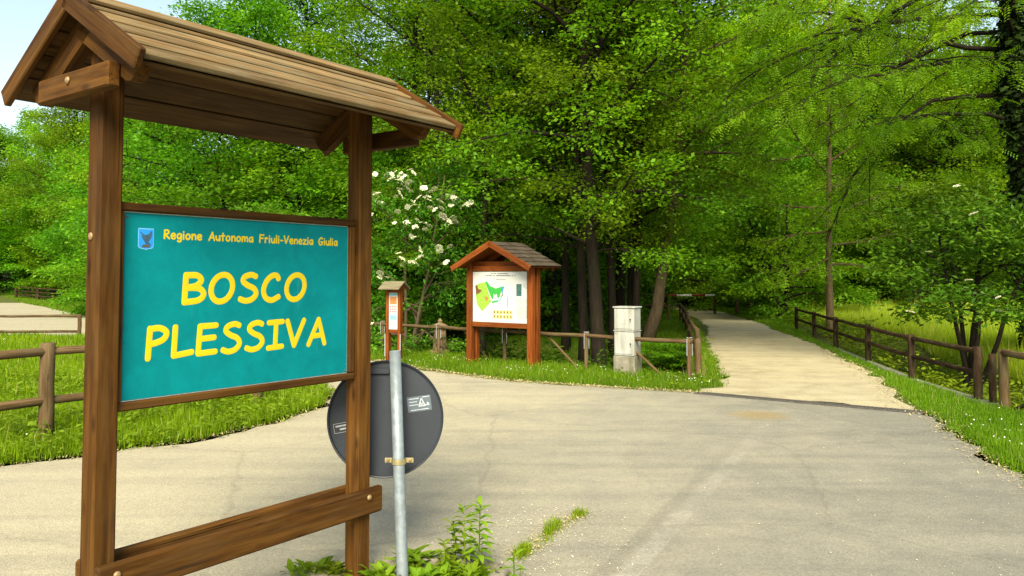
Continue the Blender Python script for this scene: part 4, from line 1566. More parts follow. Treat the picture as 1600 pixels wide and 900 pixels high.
def grow_tree(seed, H, base, Rc, tr, nl, leafL, per, bark, leafm, lean=(0, 0), up=(0.15, 0.75), shape='oval', asp=.62, kind='plain',
              trunks=1, wob=.05, sub=7, twl=.5, limbs=None, twigs=4, sprd=.13, tilt=.42, zj=.16, zf=.45, tmin=.28):
    rng = np.random.default_rng(seed)
    T = MB()
    Fo = Foliage()
    stems = []
    for q in range(trunks):
        az = rng.random() * 6.28
        tilt0 = 0 if trunks == 1 else rng.uniform(.15, .45)
        d0 = (lean[0] + math.cos(az) * tilt0, lean[1] + math.sin(az) * tilt0, 1)
        n = 10
        pts = branch(rng, (0, 0, -.3), d0, (H + .3) * rng.uniform(.9, 1.0), n, wob, .03)
        tt = np.linspace(0, 1, n + 1)
        rad = tr * (1 - tt) ** .8 * rng.uniform(.8, 1.0) + .012
        rad[0] *= 1.45
        rad[1] *= 1.08
        T.tube(pts, rad, 10)
        stems.append((pts, rad))
    jobs = []
    if limbs is None:
        for i in range(nl):
            t = (i + rng.random()) / nl
            z = base + (H * .97 - base) * t
            pts, rad = stems[i % trunks]
            tz = np.clip(z / H, 0.02, .98)
            prof = {'oval': (0.35 + 1.0 * math.sin(math.pi * min(1, .18 + t * .86))) * .78,
                    'cone': (1.08 - t) ** .8,
                    'dome': math.sqrt(max(0.05, 1 - (t * .95) ** 2))}[shape]
            az = i * 2.399 + rng.normal(0, .35)
            el = up[0] + (up[1] - up[0]) * t + rng.normal(0, .12)
            jobs.append((tz, az, el, Rc * prof * rng.uniform(.72, 1.15), stems[i % trunks]))
    else:
        for z, az, el, L in limbs:
            jobs.append((z / H, az, el, L, stems[0]))
    for tz, az, el, L, (pts, rad) in jobs:
        p, _ = along(pts, tz)
        r0 = max(.014, np.interp(tz, np.linspace(0, 1, len(rad)), rad) * .5)
        r0 = min(r0, .014 + .009 * L) if kind == 'plain' else min(r0, .012 + .0065 * L)
        d = (math.cos(az) * math.cos(el), math.sin(az) * math.cos(el), math.sin(el))
        grav = -.03 if kind == 'plain' else -.07
        B = branch(rng, p, d, L, 7, .11 if kind == 'plain' else .15, grav)
        T.tube(B, r0 * (1 - np.linspace(0, 1, 8)) ** .7 + .006, 6, False)
        ns = max(3, int(sub * L / Rc + 1.5))
        clump = rng.normal(.5, .17)
        for j in range(ns):
            t = tmin + (1 - tmin) * (j + rng.random() * .7) / ns
            q, bd = along(B, min(t, .999))
            side = 1 if j % 2 else -1
            hz = unit(np.cross((0, 0, 1.0), bd)) * side
            sdv = unit(bd * rng.uniform(.35, .9) + hz * rng.uniform(.55, 1.0) + np.array((0, 0, rng.normal(.02 + (zj - .16) * .4, zj))))
            sl = L * rng.uniform(.26, .44) * (1.15 - .6 * t) + .25
            SB = branch(rng, q, sdv, sl, 4, .13, -.03 if kind == 'plain' else -.10)
            T.tube(SB, (r0 * .42 * (1.1 - t)) * (1 - np.linspace(0, 1, 5)) ** .6 + .004, 4, False)
            c2 = np.clip(clump + rng.normal(0, .13), .05, .95)
            nt_ = twigs + int(sl * 2)
            for k in range(nt_ + 1):
                if k == nt_:
                    a, dv = SB[-2], unit(SB[-1] - SB[-2])
                else:
                    a, sd_ = along(SB, .15 + .83 * (k + rng.random()) / nt_)
                    dv = unit(sd_ * .5 + unit(np.cross((0, 0, 1.0), sd_)) * (1 if k % 2 else -1) * rng.uniform(.5, 1.0) + rng.normal(0, .16, 3))
                c = a + dv * twl * rng.uniform(.55, 1.2)
                c[2] -= .06 * twl if kind == 'plain' else .3 * twl
                if kind == 'plain':
                    Fo.spray(rng, a, c, max(3, int(per * rng.uniform(.6, 1.35))), sprd, leafL, asp, tilt, c2, .12, zf)
                else:
                    T.tube([a, (a + c) / 2 + (0, 0, .02), c], [.0045, .0035, .002], 3, False)
                    Fo.pinnate(rng, a, c, per, leafL * 4.6, leafL, c2)
        # tip
        if kind == 'plain':
            Fo.spray(rng, B[-2], B[-1] + unit(B[-1] - B[-2]) * .2, per * 2, sprd, leafL, asp, tilt, clump, .12)
    return T, Fo, bark, leafm


def make_tree(name, label, cat, xy, spec, group, rot=0.0, scale=1.0):
    T, Fo, bark, leafm = spec
    x, y = xy
    t = thing(name, label, cat, (x, y, float(height(x, y))), group)
    T.build('trunk', M[bark], t, (0, 0, 0), True)
    Fo.build('crown', leafm, t)
    t.rotation_euler.z = rot
    t.scale = (scale,) * 3
    return t


def copy_thing(o, label, xy, rot, scale, name=None):
    c = o.copy()
    c.name = name or o.name
    col.objects.link(c)
    c['label'] = label
    c.location = (xy[0], xy[1], float(height(*xy)))
    c.rotation_euler.z = rot
    c.scale = scale if isinstance(scale, tuple) else (scale,) * 3
    for ch in list(o.children):
        d = ch.copy()
        col.objects.link(d)
        d.parent = c
        for gch in list(ch.children):
            e = gch.copy()
            col.objects.link(e)
            e.parent = d
    return c


def px(p, Y):
    return (at(p, Y), Y)


# --- alders with dark trunks behind the fence
A1 = grow_tree(21, 15, 3.2, 3.1, .14, 44, .092, 19, 'bark_dark', L_ALDER, wob=.022, up=(.35, .95), zj=.30, zf=.7, tilt=.6)
A2 = grow_tree(22, 14, 3.0, 2.8, .12, 38, .092, 19, 'bark_dark', L_ALDER, lean=(.02, .01), wob=.025, up=(.35, .95), zj=.30, zf=.7, tilt=.6)
A3 = grow_tree(23, 12.5, 4.2, 3.2, .15, 36, .092, 19, 'bark_mid', L_ALDER, lean=(.30, -.03), wob=.07, zj=.30, zf=.7, tilt=.6)
gA = 'alders along the stream'
a1 = make_tree('alder_tree', 'thick dark-trunked alder just left of the utility cabinet', 'tree', px(940, 15.9), A1, gA, 0.4)
a2 = make_tree('alder_tree', 'slender dark alder trunk between map board roof and thick trunk', 'tree', px(912, 17.2), A2, gA, 1.0)
a3 = make_tree('alder_tree', 'alder whose trunk leans right, above the barrier pole', 'tree', px(1002, 18.6), A3, gA, 0.0)
copy_thing(a2, 'upright alder trunk right behind the cabinet top', px(986, 19.5), 2.1, 1.05)
copy_thing(a1, 'alder standing behind the gap between cabinet and thick trunk', px(964, 21.5), 3.7, (1, 1, 1.06))
copy_thing(a2, 'alder behind the left half of the map board', px(752, 18.6), 4.4, 1.0)
copy_thing(a1, 'alder behind the map board roof, its upper trunk dark among leaves', px(862, 21.0), 5.4, 1.05)
copy_thing(a2, 'alder rising behind the drinking fountain', px(693, 22.5), 0.3, 1.1)
copy_thing(a1, 'alder rising above the white-flowering elder bush', px(640, 25.5), 2.6, (1.1, 1.1, 1.12))

copy_thing(a2, 'very slim alder trunk close to the left side of the cabinet top', px(957, 17.6), 0.8, (.8, .8, .95))
copy_thing(a2, 'slim alder trunk at the left foot of the leaning alder', px(993, 17.9), 2.9, (.75, .75, 1.0))
copy_thing(a2, 'slim alder right of the map board roof, close behind the fence', px(884, 18.4), 5.0, (.85, .85, 1.0))

# --- dense broadleaved trees
B1 = grow_tree(31, 11.5, .8, 4.2, .20, 52, .13, 26, 'bark_dark', L_DEEP, shape='oval', up=(.05, .9), zj=.45, zf=.9, tilt=.7, sprd=.2)
B2 = grow_tree(32, 14.0, 1.2, 4.4, .22, 58, .13, 26, 'bark_dark', L_ALDER, shape='oval', up=(0.1, .95), zj=.45, zf=.9, tilt=.7, sprd=.2)
gB = 'dark broadleaved trees at the wood edge'
b1 = make_tree('hornbeam_tree', 'spreading dark tree seen between the posts of the big sign', 'tree', px(345, 27), B1, gB, 0.2)
b2 = make_tree('hornbeam_tree', 'tall dense tree above the right end of the sign roof', 'tree', px(545, 30), B2, gB, 1.3)
copy_thing(b1, 'low-branched tree over the top right corner of the turquoise board', px(462, 25), 2.2, (1.05, 1.05, .8))
copy_thing(b2, 'dark tree directly left of the left sign post', px(92, 60), 3.1, (1.1, 1.1, .95))
copy_thing(b1, 'small round tree at the left edge of the photo', px(0, 62), 4.0, (1.3, 1.3, 1.2))
copy_thing(b2, 'tall tree behind the left part of the sign roof', px(260, 38), 5.2, (1.1, 1.1, 1.0))
copy_thing(b2, 'tall dark tree behind the alders, above the map board', px(790, 31), 0.9, (1.1, 1.1, 1.05))
copy_thing(b1, 'dark tree filling the gap behind the thick alder trunk', px(915, 29), 1.9, 1.1)
copy_thing(b2, 'dark tree behind the leaning alder, left of the track end', px(1035, 38), 2.9, (1.0, 1.0, 1.0))
copy_thing(b1, 'dark tree over the far end of the track', px(1130, 43), 5.9, 1.1)
copy_thing(b1, 'dark tree at the back of the meadow behind the slim young tree', px(1330, 39), 0.5, 1.05)
copy_thing(b2, 'dark tree at the back of the meadow behind the flowering elder on the right', px(1440, 36), 3.6, (1, 1, .85))
copy_thing(b1, 'dark tree at the far right behind the meadow', px(1620, 36), 4.7, 1.15)
copy_thing(b2, 'tree behind the left gable of the sign roof, its top against the sky', px(150, 57), 2.0, (1.15, 1.15, 1.08))
copy_thing(b1, 'dark tree behind the gravel car park, beyond the turquoise board', px(215, 47), 0.0, 1.15)

# --- bright yellow-green trees further back on the right
Y1 = grow_tree(41, 15, 1.6, 4.6, .18, 54, .15, 24, 'bark_mid', L_LIME, up=(.1, .9), zj=.4, zf=.9, tilt=.65, sprd=.2)
gY = 'bright yellow-green trees behind the track'
y1 = make_tree('lime_tree', 'bright yellow-green tree glowing behind the far end of the track', 'tree', px(1190, 47), Y1, gY, 0.6, 1.3)
copy_thing(y1, 'yellow-green tree above the slim young tree', px(1300, 48), 1.7, 1.35)
copy_thing(y1, 'yellow-green tree showing between the overhanging branches on the right', px(1425, 45), 2.9, (1.2, 1.2, 1.32))
copy_thing(y1, 'yellow-green tree whose top shows left of the overhanging branches', px(1090, 52), 4.1, 1.2)
copy_thing(y1, 'pale green tree at the left behind the car park', px(50, 68), 0.4, (1.1, 1.1, .95))
copy_thing(y1, 'pale green tree behind the alders above the fountain', px(690, 45), 3.0, 1.1)

# --- slim young tree behind the right fence
S1 = grow_tree(51, 9.5, 2.1, 2.3, .095, 26, .095, 13, 'bark_tan', L_LIME, up=(.2, .8), wob=.02)
make_tree('young_tree', 'slim young tree with straight tan trunk behind the right track fence', 'tree', px(1297, 20.6), S1, None, 1.0)

# --- dense shrubs under the trees
C1 = grow_tree(61, 4.2, .2, 2.6, .06, 38, .135, 20, 'bark_dark', L_DEEP, trunks=4, shape='dome', up=(-.15, .9), asp=.6, sub=6)
gC = 'dark shrubs at the wood edge'
s1 = make_tree('dogwood_shrub', 'large dark shrub at the right of the barrier pole', 'shrub', px(1175, 37.5), C1, gC, 0)
copy_thing(s1, 'large glossy shrub overhanging the grass left of the slim young tree', px(1225, 30.5), 1.1, (1.15, 1.15, 1.3))
copy_thing(s1, 'dark shrub right of the slim young tree', px(1345, 36), 2.0, (1.1, 1.1, 1.1))
copy_thing(s1, 'dark shrub above the meadow left of the right elder', px(1410, 34.5), 3.0, (1, 1, 1.25))
copy_thing(s1, 'dark shrub at the meadow edge behind the right elder', px(1500, 33), 4.1, (1.15, 1.15, 1.3))
copy_thing(s1, 'dark shrub at the right edge of the photo', px(1600, 31), 5.1, (1.1, 1.1, 1.3))
copy_thing(s1, 'dark shrub behind the barrier pole', px(1075, 42), .4, (1.2, 1.2, 1.1))
copy_thing(s1, 'shrub under the alders right of the map board', px(868, 23.5), 1.5, (.95, .95, 1.1))
copy_thing(s1, 'shrub behind the panel of the map board', px(770, 22.5), 2.5, (1, 1, 1.1))
copy_thing(s1, 'dark shrub behind the drinking fountain', px(700, 20.5), 3.6, (.85, .85, 1.0))
copy_thing(s1, 'dark shrub left of the flowering elder, behind the right sign post', px(560, 24), 4.6, (1.1, 1.1, 1.3))
copy_thing(s1, 'shrub seen under the sign roof beside the left post', px(220, 33), 5.6, (1.2, 1.2, 1.2))
copy_thing(s1, 'dark shrub at the left edge behind the car park', px(45, 59), .9, (1.5, 1.5, 1.2))
copy_thing(s1, 'dark shrub beside the car park left of the sign post', px(112, 55), 2.2, (1.3, 1.3, 1.1))
copy_thing(s1, 'dark shrub left of the barrier pivot behind the alder trunks', px(925, 33), 3.3, (1.2, 1.2, 1.2))
copy_thing(s1, 'leafy shrub in the ditch right of the cabinet', px(1030, 16.2), 4.0, (.26, .26, .19))

# --- elders in flower
E1 = grow_tree(71, 4.4, .8, 1.8, .06, 30, .125, 13, 'bark_mid', L_ELDER, trunks=4, shape='dome', up=(0, .9), asp=.42, sub=6, tilt=.5)
E2 = grow_tree(72, 3.5, 1.6, 1.15, .045, 26, .115, 14, 'bark_dark', L_ELDER, trunks=5, shape='dome', up=(.3, .9), asp=.42, sub=6, tilt=.5)


def umbel(seed):
    rng = np.random.default_rng(seed)
    n = 130
    r = np.sqrt(rng.random(n)) * .085
    t = rng.random(n) * 6.283
    P = np.stack([r * np.cos(t), r * np.sin(t), .018 - 2.2 * r ** 2 + rng.normal(0, .003, n)], 1)
    D = np.stack([np.cos(t + 1), np.sin(t + 1), rng.normal(0, .2, n)], 1)
    Nq = np.stack([rng.normal(0, .3, n), rng.normal(0, .3, n), np.ones(n)], 1)
    o = leaves_mesh('flower_head', P, D, Nq, np.full(n, .030), np.full(n, .030), rng.random(n), M['elder_flower'])
    return o


def flowers_on(tree, Fo, n, seed, face, zmin, size=1.0):
    rng = np.random.default_rng(seed)
    P = np.concatenate(Fo.P)
    c = P.mean(0)
    d = P - c
    rr = np.abs(d / np.array((P.std(0)))).sum(1)
    score = d @ np.array(face) + rng.normal(0, .15, len(P))
    ok = np.argsort(-score)[:len(P) // 7]
    rng.shuffle(ok)
    first = umbel(seed)
    used = []
    for i in ok:
        p = P[i]
        if p[2] < zmin or any(np.linalg.norm(p - q) < .13 for q in used):
            continue
        used.append(p)
        o = first if len(used) == 1 else first.copy()
        if len(used) > 1:
            col.objects.link(o)
        o.parent = tree
        o.location = p + np.array((face[0], face[1], .35)) * .17
        o.rotation_euler = (rng.normal(.35 if face[1] < 0 else 0, .25), rng.normal(0, .25), rng.random() * 6)
        o.scale = (size * rng.uniform(.7, 1.3),) * 3
        if len(used) >= n:
            break


e1 = make_tree('elder_bush', 'large elder bush covered in cream flowers behind the slim notice post', 'shrub', px(632, 17.6), E1, None, 0.0, 1.08)
e1.scale = (.80, .80, 1.10)
flowers_on(e1, E1[1], 100, 5, (-.30, -.85, .45), 1.2, .95)
e2 = make_tree('elder_bush', 'small multi-stemmed elder with a few cream flowers behind the right fence', 'shrub', px(1508, 14.2), E2, None, 0.0)
flowers_on(e2, E2[1], 8, 6, (-.5, -.8, -.1), 0.8, 0.65)
e3 = copy_thing(e2, 'pale-flowered elder at the back of the meadow between young tree and right elder', px(1425, 31.0), 0.8, (1.7, 1.7, 1.5))
e4 = copy_thing(e2, 'flowering elder half hidden behind the sign, above the turquoise board', px(420, 18.5), 1.5, (.9, .9, .93))

# --- robinia overhanging from the right
HL = [(7.6, 3.30, .18, 6.0), (6.4, 3.55, .14, 5.6), (8.2, 2.95, .15, 6.2), (5.2, 3.75, .02, 4.2), (6.9, 3.95, .12, 5.5), (8.8, 3.5, .25, 6.0),
      (5.8, 2.9, .05, 5.0), (9.4, 3.2, .3, 5.5), (7.2, 2.5, .1, 5.0), (9.6, 3.9, .3, 6.0), (10.2, 2.8, .5, 5), (8.0, 4.4, .2, 5),
      (10.8, 0.5, .5, 4), (9, 1.4, .3, 4.5), (7, 5.4, .2, 4), (6.0, .4, .2, 4), (11.5, 3.6, .6, 4.5), (6.8, 3.05, .12, 5.4)]
RB = grow_tree(81, 13, 4, 5.5, .26, 0, .052, 5, 'bark_dark', L_ROBINIA, kind='pinnate', limbs=HL, sub=10, twl=.55, twigs=4, wob=.04, lean=(-.04, 0), tmin=.3)
rb = make_tree('robinia_tree', 'robinia at the right edge whose feathery branches overhang the track', 'tree', (10.05, 15.0), RB, None, 0.0)
# ivy sleeve on its trunk
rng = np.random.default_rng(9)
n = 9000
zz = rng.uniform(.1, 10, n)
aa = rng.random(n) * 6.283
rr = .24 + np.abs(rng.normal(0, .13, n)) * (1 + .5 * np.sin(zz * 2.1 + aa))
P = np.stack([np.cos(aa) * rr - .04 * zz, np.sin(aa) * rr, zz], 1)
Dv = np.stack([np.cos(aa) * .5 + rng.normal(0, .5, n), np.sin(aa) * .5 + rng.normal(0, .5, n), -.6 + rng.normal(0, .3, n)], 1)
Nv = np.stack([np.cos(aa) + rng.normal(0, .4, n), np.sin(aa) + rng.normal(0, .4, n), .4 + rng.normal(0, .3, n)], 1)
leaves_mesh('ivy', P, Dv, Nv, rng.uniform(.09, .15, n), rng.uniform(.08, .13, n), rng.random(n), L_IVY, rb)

# --- the far wood on the hillside: one mass
rng = np.random.default_rng(77)
Fo = Foliage()
for i in range(260):
    if i < 90:
        y = rng.uniform(50, 66)
        x = rng.uniform(-.80, .80) * y * 1.1
    else:
        y = rng.uniform(62, 175)
        x = rng.uniform(-.72, .85) * y
    if -40 < x < -17 and y < 58:
        y += 14
    if 6 < x < 12 and y < 62:
        y += 12
    h0 = float(height(x, y))
    Ht = rng.uniform(10, 15) * (0.8 if x < -20 else 1)
    rc = rng.uniform(2.8, 4.4)
    nb = 110 if y < 70 else 50
    tone = rng.uniform(.25, .75)
    for k in range(nb):
        v = rng.normal(0, 1, 3)
        v = v / np.linalg.norm(v) * rng.uniform(.45, 1.0) ** .5
        c = np.array((x, y, h0 + Ht * .55)) + v * np.array((rc, rc, Ht * .47))
        e = c + rng.normal(0, .5, 3) * np.array((1, 1, .3))
        Fo.spray(rng, c, e, 16, .45, .26 if y < 70 else .40, .6, .5, np.clip(tone + rng.normal(0, .12), 0, 1), .1)
wd_ = Fo.build('woodland', L_ALDER, None)
tag(wd_, 'far wood covering the hillside behind the nearer trees', 'woodland', kind='stuff')

# ------------------------------------------------------------------ grass, herbs and litter
def scatter(poly, dens, rng, ref=8.0, pw=1.7, ymin=3.0, far_min=0.02):
    """points in poly, thinning with distance"""
    xs, ys = [q[0] for q in poly], [q[1] for q in poly]
    x0, x1, y0, y1 = min(xs), max(xs), min(ys), max(ys)
    n = int((x1 - x0) * (y1 - y0) * dens)
    n = min(n, 6_000_000)
    x, y = rng.uniform(x0, x1, n), rng.uniform(y0, y1, n)
    keep = rng.random(n) < np.clip((ref / np.maximum(np.hypot(x, y), 1)) ** pw, far_min, 1)
    x, y = x[keep], y[keep]
    k = (np.abs(x) < .72 * y + 2.2) & (y > ymin)
    x, y = x[k], y[k]
    k = inside(poly, x, y)
    return x[k], y[k]


def patchy(x, y, s):
    return (np.sin(x * 1.7 * s + 1.3) * np.sin(y * 1.3 * s + .7) + np.sin(x * .6 * s - y * .9 * s) + .6 * np.sin(x * 4.1 * s + y * 3.3 * s)) / 2.6


def turf(name, label, poly, dens, hgt, mat, seed, excl=True, ref=8.0, width=.0055, pw=1.7, lean=.35, tuft=.35, pred=None):
    rng = np.random.default_rng(seed)
    x, y = scatter(poly, dens, rng, ref, pw)
    edge = np.zeros(len(x), bool)
    if excl:
        jx, jy = rng.normal(0, .075, len(x)), rng.normal(0, .075, len(x))
        k = ~excluded(x + jx, y + jy)
        edge = excluded(x - jx * 1.5, y - jy * 1.5) | excluded(x, y)
        x, y, edge = x[k], y[k], edge[k]
    if pred is not None:
        k = pred(x, y)
        x, y, edge = x[k], y[k], edge[k]
    n = len(x)
    d = np.hypot(x, y)
    pt = patchy(x, y, 1.5)
    h = hgt * rng.uniform(.45, 1.2, n) * (1 + tuft * pt) * np.where(edge, .42, 1)
    h = h * np.where(rng.random(n) < .03, 1.7, 1)
    P = np.stack([x, y, height(x, y) - .01], 1)
    az = rng.random(n) * 6.283
    Dv = np.stack([np.cos(az) * lean * rng.random(n), np.sin(az) * lean * rng.random(n), np.ones(n)], 1)
    Nv = np.stack([rng.normal(0, 1, n), rng.normal(0, 1, n), rng.normal(0, .2, n)], 1)
    W = width * np.maximum(1, (d / ref) ** (pw * .55)) * rng.uniform(.7, 1.4, n)
    var = np.clip(.45 + .2 * pt + rng.normal(0, .22, n), 0, .96)
    var = np.where(rng.random(n) < .035, 1.0, var)
    o = leaves_mesh(name, P, Dv, Nv, h, W, var, mat, None, .1)
    return tag(o, label, 'grass', kind='stuff')


def herbs(name, label, cat, poly, dens, hgt, leaf, mat, seed, excl=True, ref=9.0, pred=None, per=14):
    """small leafy plants: rosettes and stems of broad leaves"""
    rng = np.random.default_rng(seed)
    x, y = scatter(poly, dens, rng, ref, 1.5)
    if excl:
        k = ~excluded(x, y)
        x, y = x[k], y[k]
    if pred is not None:
        k = pred(x, y)
        x, y = x[k], y[k]
    n = len(x)
    hh = hgt * rng.uniform(.4, 1.25, n) * (1 + .35 * patchy(x, y, 2.2))
    z0 = height(x, y)
    I_ = np.repeat(np.arange(n), per)
    t = rng.random(n * per)
    az = rng.random(n * per) * 6.283
    r = rng.uniform(.0, .10, n * per) + .05 * (1 - t)
    P = np.stack([x[I_] + np.cos(az) * r, y[I_] + np.sin(az) * r, z0[I_] + t * hh[I_]], 1)
    Dv = np.stack([np.cos(az), np.sin(az), rng.uniform(-.2, .7, n * per)], 1)
    Nv = np.stack([rng.normal(0, .4, n * per), rng.normal(0, .4, n * per), np.ones(n * per)], 1)
    sc_ = np.maximum(1, (np.hypot(x, y) / 14)) ** .6
    L = leaf * rng.uniform(.6, 1.3, n * per) * sc_[I_]
    base = rng.uniform(.25, .75, n)
    o = leaves_mesh(name, P, Dv, Nv, L, L * .5, base[I_] + rng.normal(0, .15, n * per), mat, None)
    return tag(o, label, cat, kind='stuff')


ISL = ISLAND
turf('grass', 'bright green grass on the island left of the big sign', ISL, 5200, .16, L_GRASS, 1, excl=True)
herbs('weeds', 'leafy weeds along the front edge of the grass island', 'weeds', ISL, 55, .20, .065, L_WEED, 2, pred=lambda x, y: y < 12.5)
VERGE = [(2.9, 10.9), (3.4, 12.3), (4.0, 15.5), (4.9, 20), (6.6, 29), (7.6, 36), (7.9, 44), (4, 44), (0, 34), (-3, 26), (-6.5, 24), (-14, 34), (-30, 56), (-38, 60), (-36, 54),
         (-18.6, 33.6), (-10.5, 24.7), (-6, 19.2), (-2.6, 14.9), (-1.5, 13.5), (0, 12.0), (1.4, 11.3), (2.6, 10.75)]
turf('grass', 'green verge grass between the road and the rail fence', VERGE, 4200, .13, L_VERGE, 3, ref=11,
     pred=lambda x, y: ~((height(x, y) < -.35)))
RV = [(3.7, 3.5), (3.9, 6), (4.3, 7.6), (4.8, 9.3), (5.5, 11.8), (6.3, 15.2), (7.2, 19.6), (7.7, 23.3), (8.5, 27), (9.0, 32), (9.8, 40), (12, 40), (11, 32), (9.2, 26), (8.5, 23.4),
      (7.6, 20), (7.1, 17.6), (6.6, 15), (6.05, 12.2), (5.95, 10), (5.9, 8), (6.3, 6), (7, 3.5)]
turf('grass', 'short green grass strip between the asphalt and the right fence', RV, 5600, .085, L_VERGE, 4, ref=9)
herbs('weeds', 'low clover and plantain leaves in the strip along the right fence', 'weeds', RV, 60, .05, .028, L_WEED, 14, ref=8, per=10)
herbs('weeds', 'small leafy herbs among the verge grass below the map board', 'weeds', VERGE, 22, .12, .05, L_WEED, 15, ref=12, per=12, pred=lambda x, y: (y < 19) & (height(x, y) > -.3))
MEAD = [(6.1, 9.5), (6.4, 12.4), (6.9, 15), (7.4, 17.7), (8.0, 20.4), (8.6, 23.3), (9.6, 28), (12, 36), (17, 40), (40, 40), (40, 26), (24, 14), (14, 9), (8, 6.5), (6.2, 7)]
turf('meadow_grass', 'tall pale meadow grass beyond the right fence', MEAD, 2200, .42, L_MEADOW, 5, ref=14, width=.008, excl=False,
     pred=lambda x, y: (x - np.interp(y, RF[:, 1], RF[:, 0])) > 2.2)
herbs('weeds', 'broad-leaved weeds in the dip behind the right fence', 'weeds', MEAD, 60, .32, .085, L_WEED, 6, excl=False,
      pred=lambda x, y: ((x - np.interp(y, RF[:, 1], RF[:, 0])) > .16) & ((x - np.interp(y, RF[:, 1], RF[:, 0])) < 2.0))
DIT = [(2.8, 12.6), (4.0, 19), (4.8, 24), (3.0, 26), (-2, 26), (-7, 25), (-6, 19.6), (-2.7, 16.9)]
herbs('undergrowth', 'dark brambles and leaves filling the ditch behind the rail fence', 'undergrowth', DIT, 70, .42, .10, L_UNDER, 7, excl=False, ref=14,
      pred=lambda x, y: ((x - VF_A[0]) * VF_N[0] + (y - VF_A[1]) * VF_N[1] > .22) & ((x - VF_A[0]) * VF_N[0] + (y - VF_A[1]) * VF_N[1] < 3.4) & (x < np.interp(y, TF[:, 1], TF[:, 0]) - .75))

# daisies
def daisies(poly, n, seed, hz, ctr=None):
    rng = np.random.default_rng(seed)
    xs, ys = [q[0] for q in poly], [q[1] for q in poly]
    x, y = rng.uniform(min(xs), max(xs), n * 12), rng.uniform(min(ys), max(ys), n * 12)
    k = inside(poly, x, y) & ~excluded(x, y) & (patchy(x, y, 2.6) > .22) & (height(x, y) > -.2)
    x, y = x[k][:n], y[k][:n]
    m = len(x)
    P = np.stack([x, y, np.full(m, hz) + rng.uniform(0, .04, m)], 1)
    Dv = np.stack([rng.normal(0, 1, m), rng.normal(0, 1, m), rng.normal(.3, .3, m)], 1)
    Nv = np.stack([rng.normal(0, .4, m), rng.normal(-.5, .3, m), np.ones(m)], 1)
    o_ = P - Dv / np.linalg.norm(Dv, axis=1, keepdims=True) * .011
    return o_, Dv, Nv, m


parts_ = [daisies([(2.9, 11), (3.4, 12.6), (1.4, 13.6), (0, 14.4), (-2.5, 16.3), (-2.6, 15), (-1.5, 13.6), (0, 12.2), (1.4, 11.5)], 120, 1, .09),
          daisies([(4.6, 8.6), (5.4, 10), (6.0, 12), (5.9, 9), (5.9, 6.5), (4.4, 6.5)], 45, 2, .05),
          daisies([(-14, 20), (-8, 17), (-3.2, 12), (-2.6, 10), (-4, 7.4), (-9, 6)], 90, 3, .14)]
P, Dv, Nv = (np.concatenate([q[i] for q in parts_]) for i in range(3))
m = len(P)
tag(leaves_mesh('daisies', P, Dv, Nv, np.full(m, .017), np.full(m, .017), np.full(m, .5), M['daisy']), 'tiny white daisies scattered through the verge grass', 'daisies', kind='stuff')

# fallen petals on the asphalt, straw coloured bits along the edges
rng = np.random.default_rng(41)
n = 1900
y = 3.4 + 9 * rng.random(n) ** 1.4
x = rng.uniform(-.7, .75, n) * y
k = inside(ROADP, x, y) & (rng.random(n) < np.clip(.45 + .28 * x - .02 * y + .5 * patchy(x, y, 1.1), .08, 1))
x, y = x[k], y[k]
near_w = rng.uniform(-.55, .75, 900), rng.uniform(4.2, 5.6, 900)
x = np.concatenate([x, near_w[0]]); y = np.concatenate([y, near_w[1]])
m = len(x)
P = np.stack([x, y, np.full(m, .010)], 1)
Dv = np.stack([rng.normal(0, 1, m), rng.normal(0, 1, m), np.abs(rng.normal(0, .25, m))], 1)
Nv = np.stack([rng.normal(0, .25, m), rng.normal(0, .25, m), np.ones(m)], 1)
L = rng.uniform(.005, .013, m)
tag(leaves_mesh('fallen_petals', P, Dv, Nv, L, L * .75, rng.random(m), M['petal']), 'cream petals scattered over the asphalt', 'petals', kind='stuff')


def along_poly(pts, n, spread, rng, ymax=26):
    p = np.array(pts, float)
    seg = np.linalg.norm(np.diff(p, axis=0), axis=1)
    w_ = seg * np.array([1 / max(3, np.hypot(*(p[i] + p[i + 1]) / 2)) ** 1.2 if (p[i] + p[i + 1])[1] / 2 < ymax else 0 for i in range(len(seg))])
    i = rng.choice(len(seg), n, p=w_ / w_.sum())
    t = rng.random(n)
    q = p[i] + (p[i + 1] - p[i]) * t[:, None]
    return q + rng.normal(0, spread, (n, 2))


CRACK = [(.02, 4.56), (.12, 4.72), (.20, 4.95), (.33, 5.2), (.47, 5.4)]
qs = np.concatenate([along_poly(ISLAND[8:], 2600, .06, rng), along_poly(ROAD_R[2:], 1500, .10, rng), along_poly(ROAD_FAR[:6], 2600, .06, rng),
                     along_poly(CRACK, 900, .05, rng), along_poly(TRACK_R[:5], 700, .12, rng)])
m = len(qs)
P = np.stack([qs[:, 0], qs[:, 1], np.full(m, .016)], 1)
Dv = np.stack([rng.normal(0, 1, m), rng.normal(0, 1, m), np.abs(rng.normal(0, .3, m))], 1)
Nv = np.stack([rng.normal(0, .3, m), rng.normal(0, .3, m), np.ones(m)], 1)
L = rng.uniform(.008, .022, m) * np.maximum(1, np.hypot(qs[:, 0], qs[:, 1]) / 5)
tag(leaves_mesh('dry_litter', P, Dv, Nv, L, L * .35, rng.random(m), M['straw']), 'straw-coloured catkins and husks along the road edges', 'litter', kind='stuff')

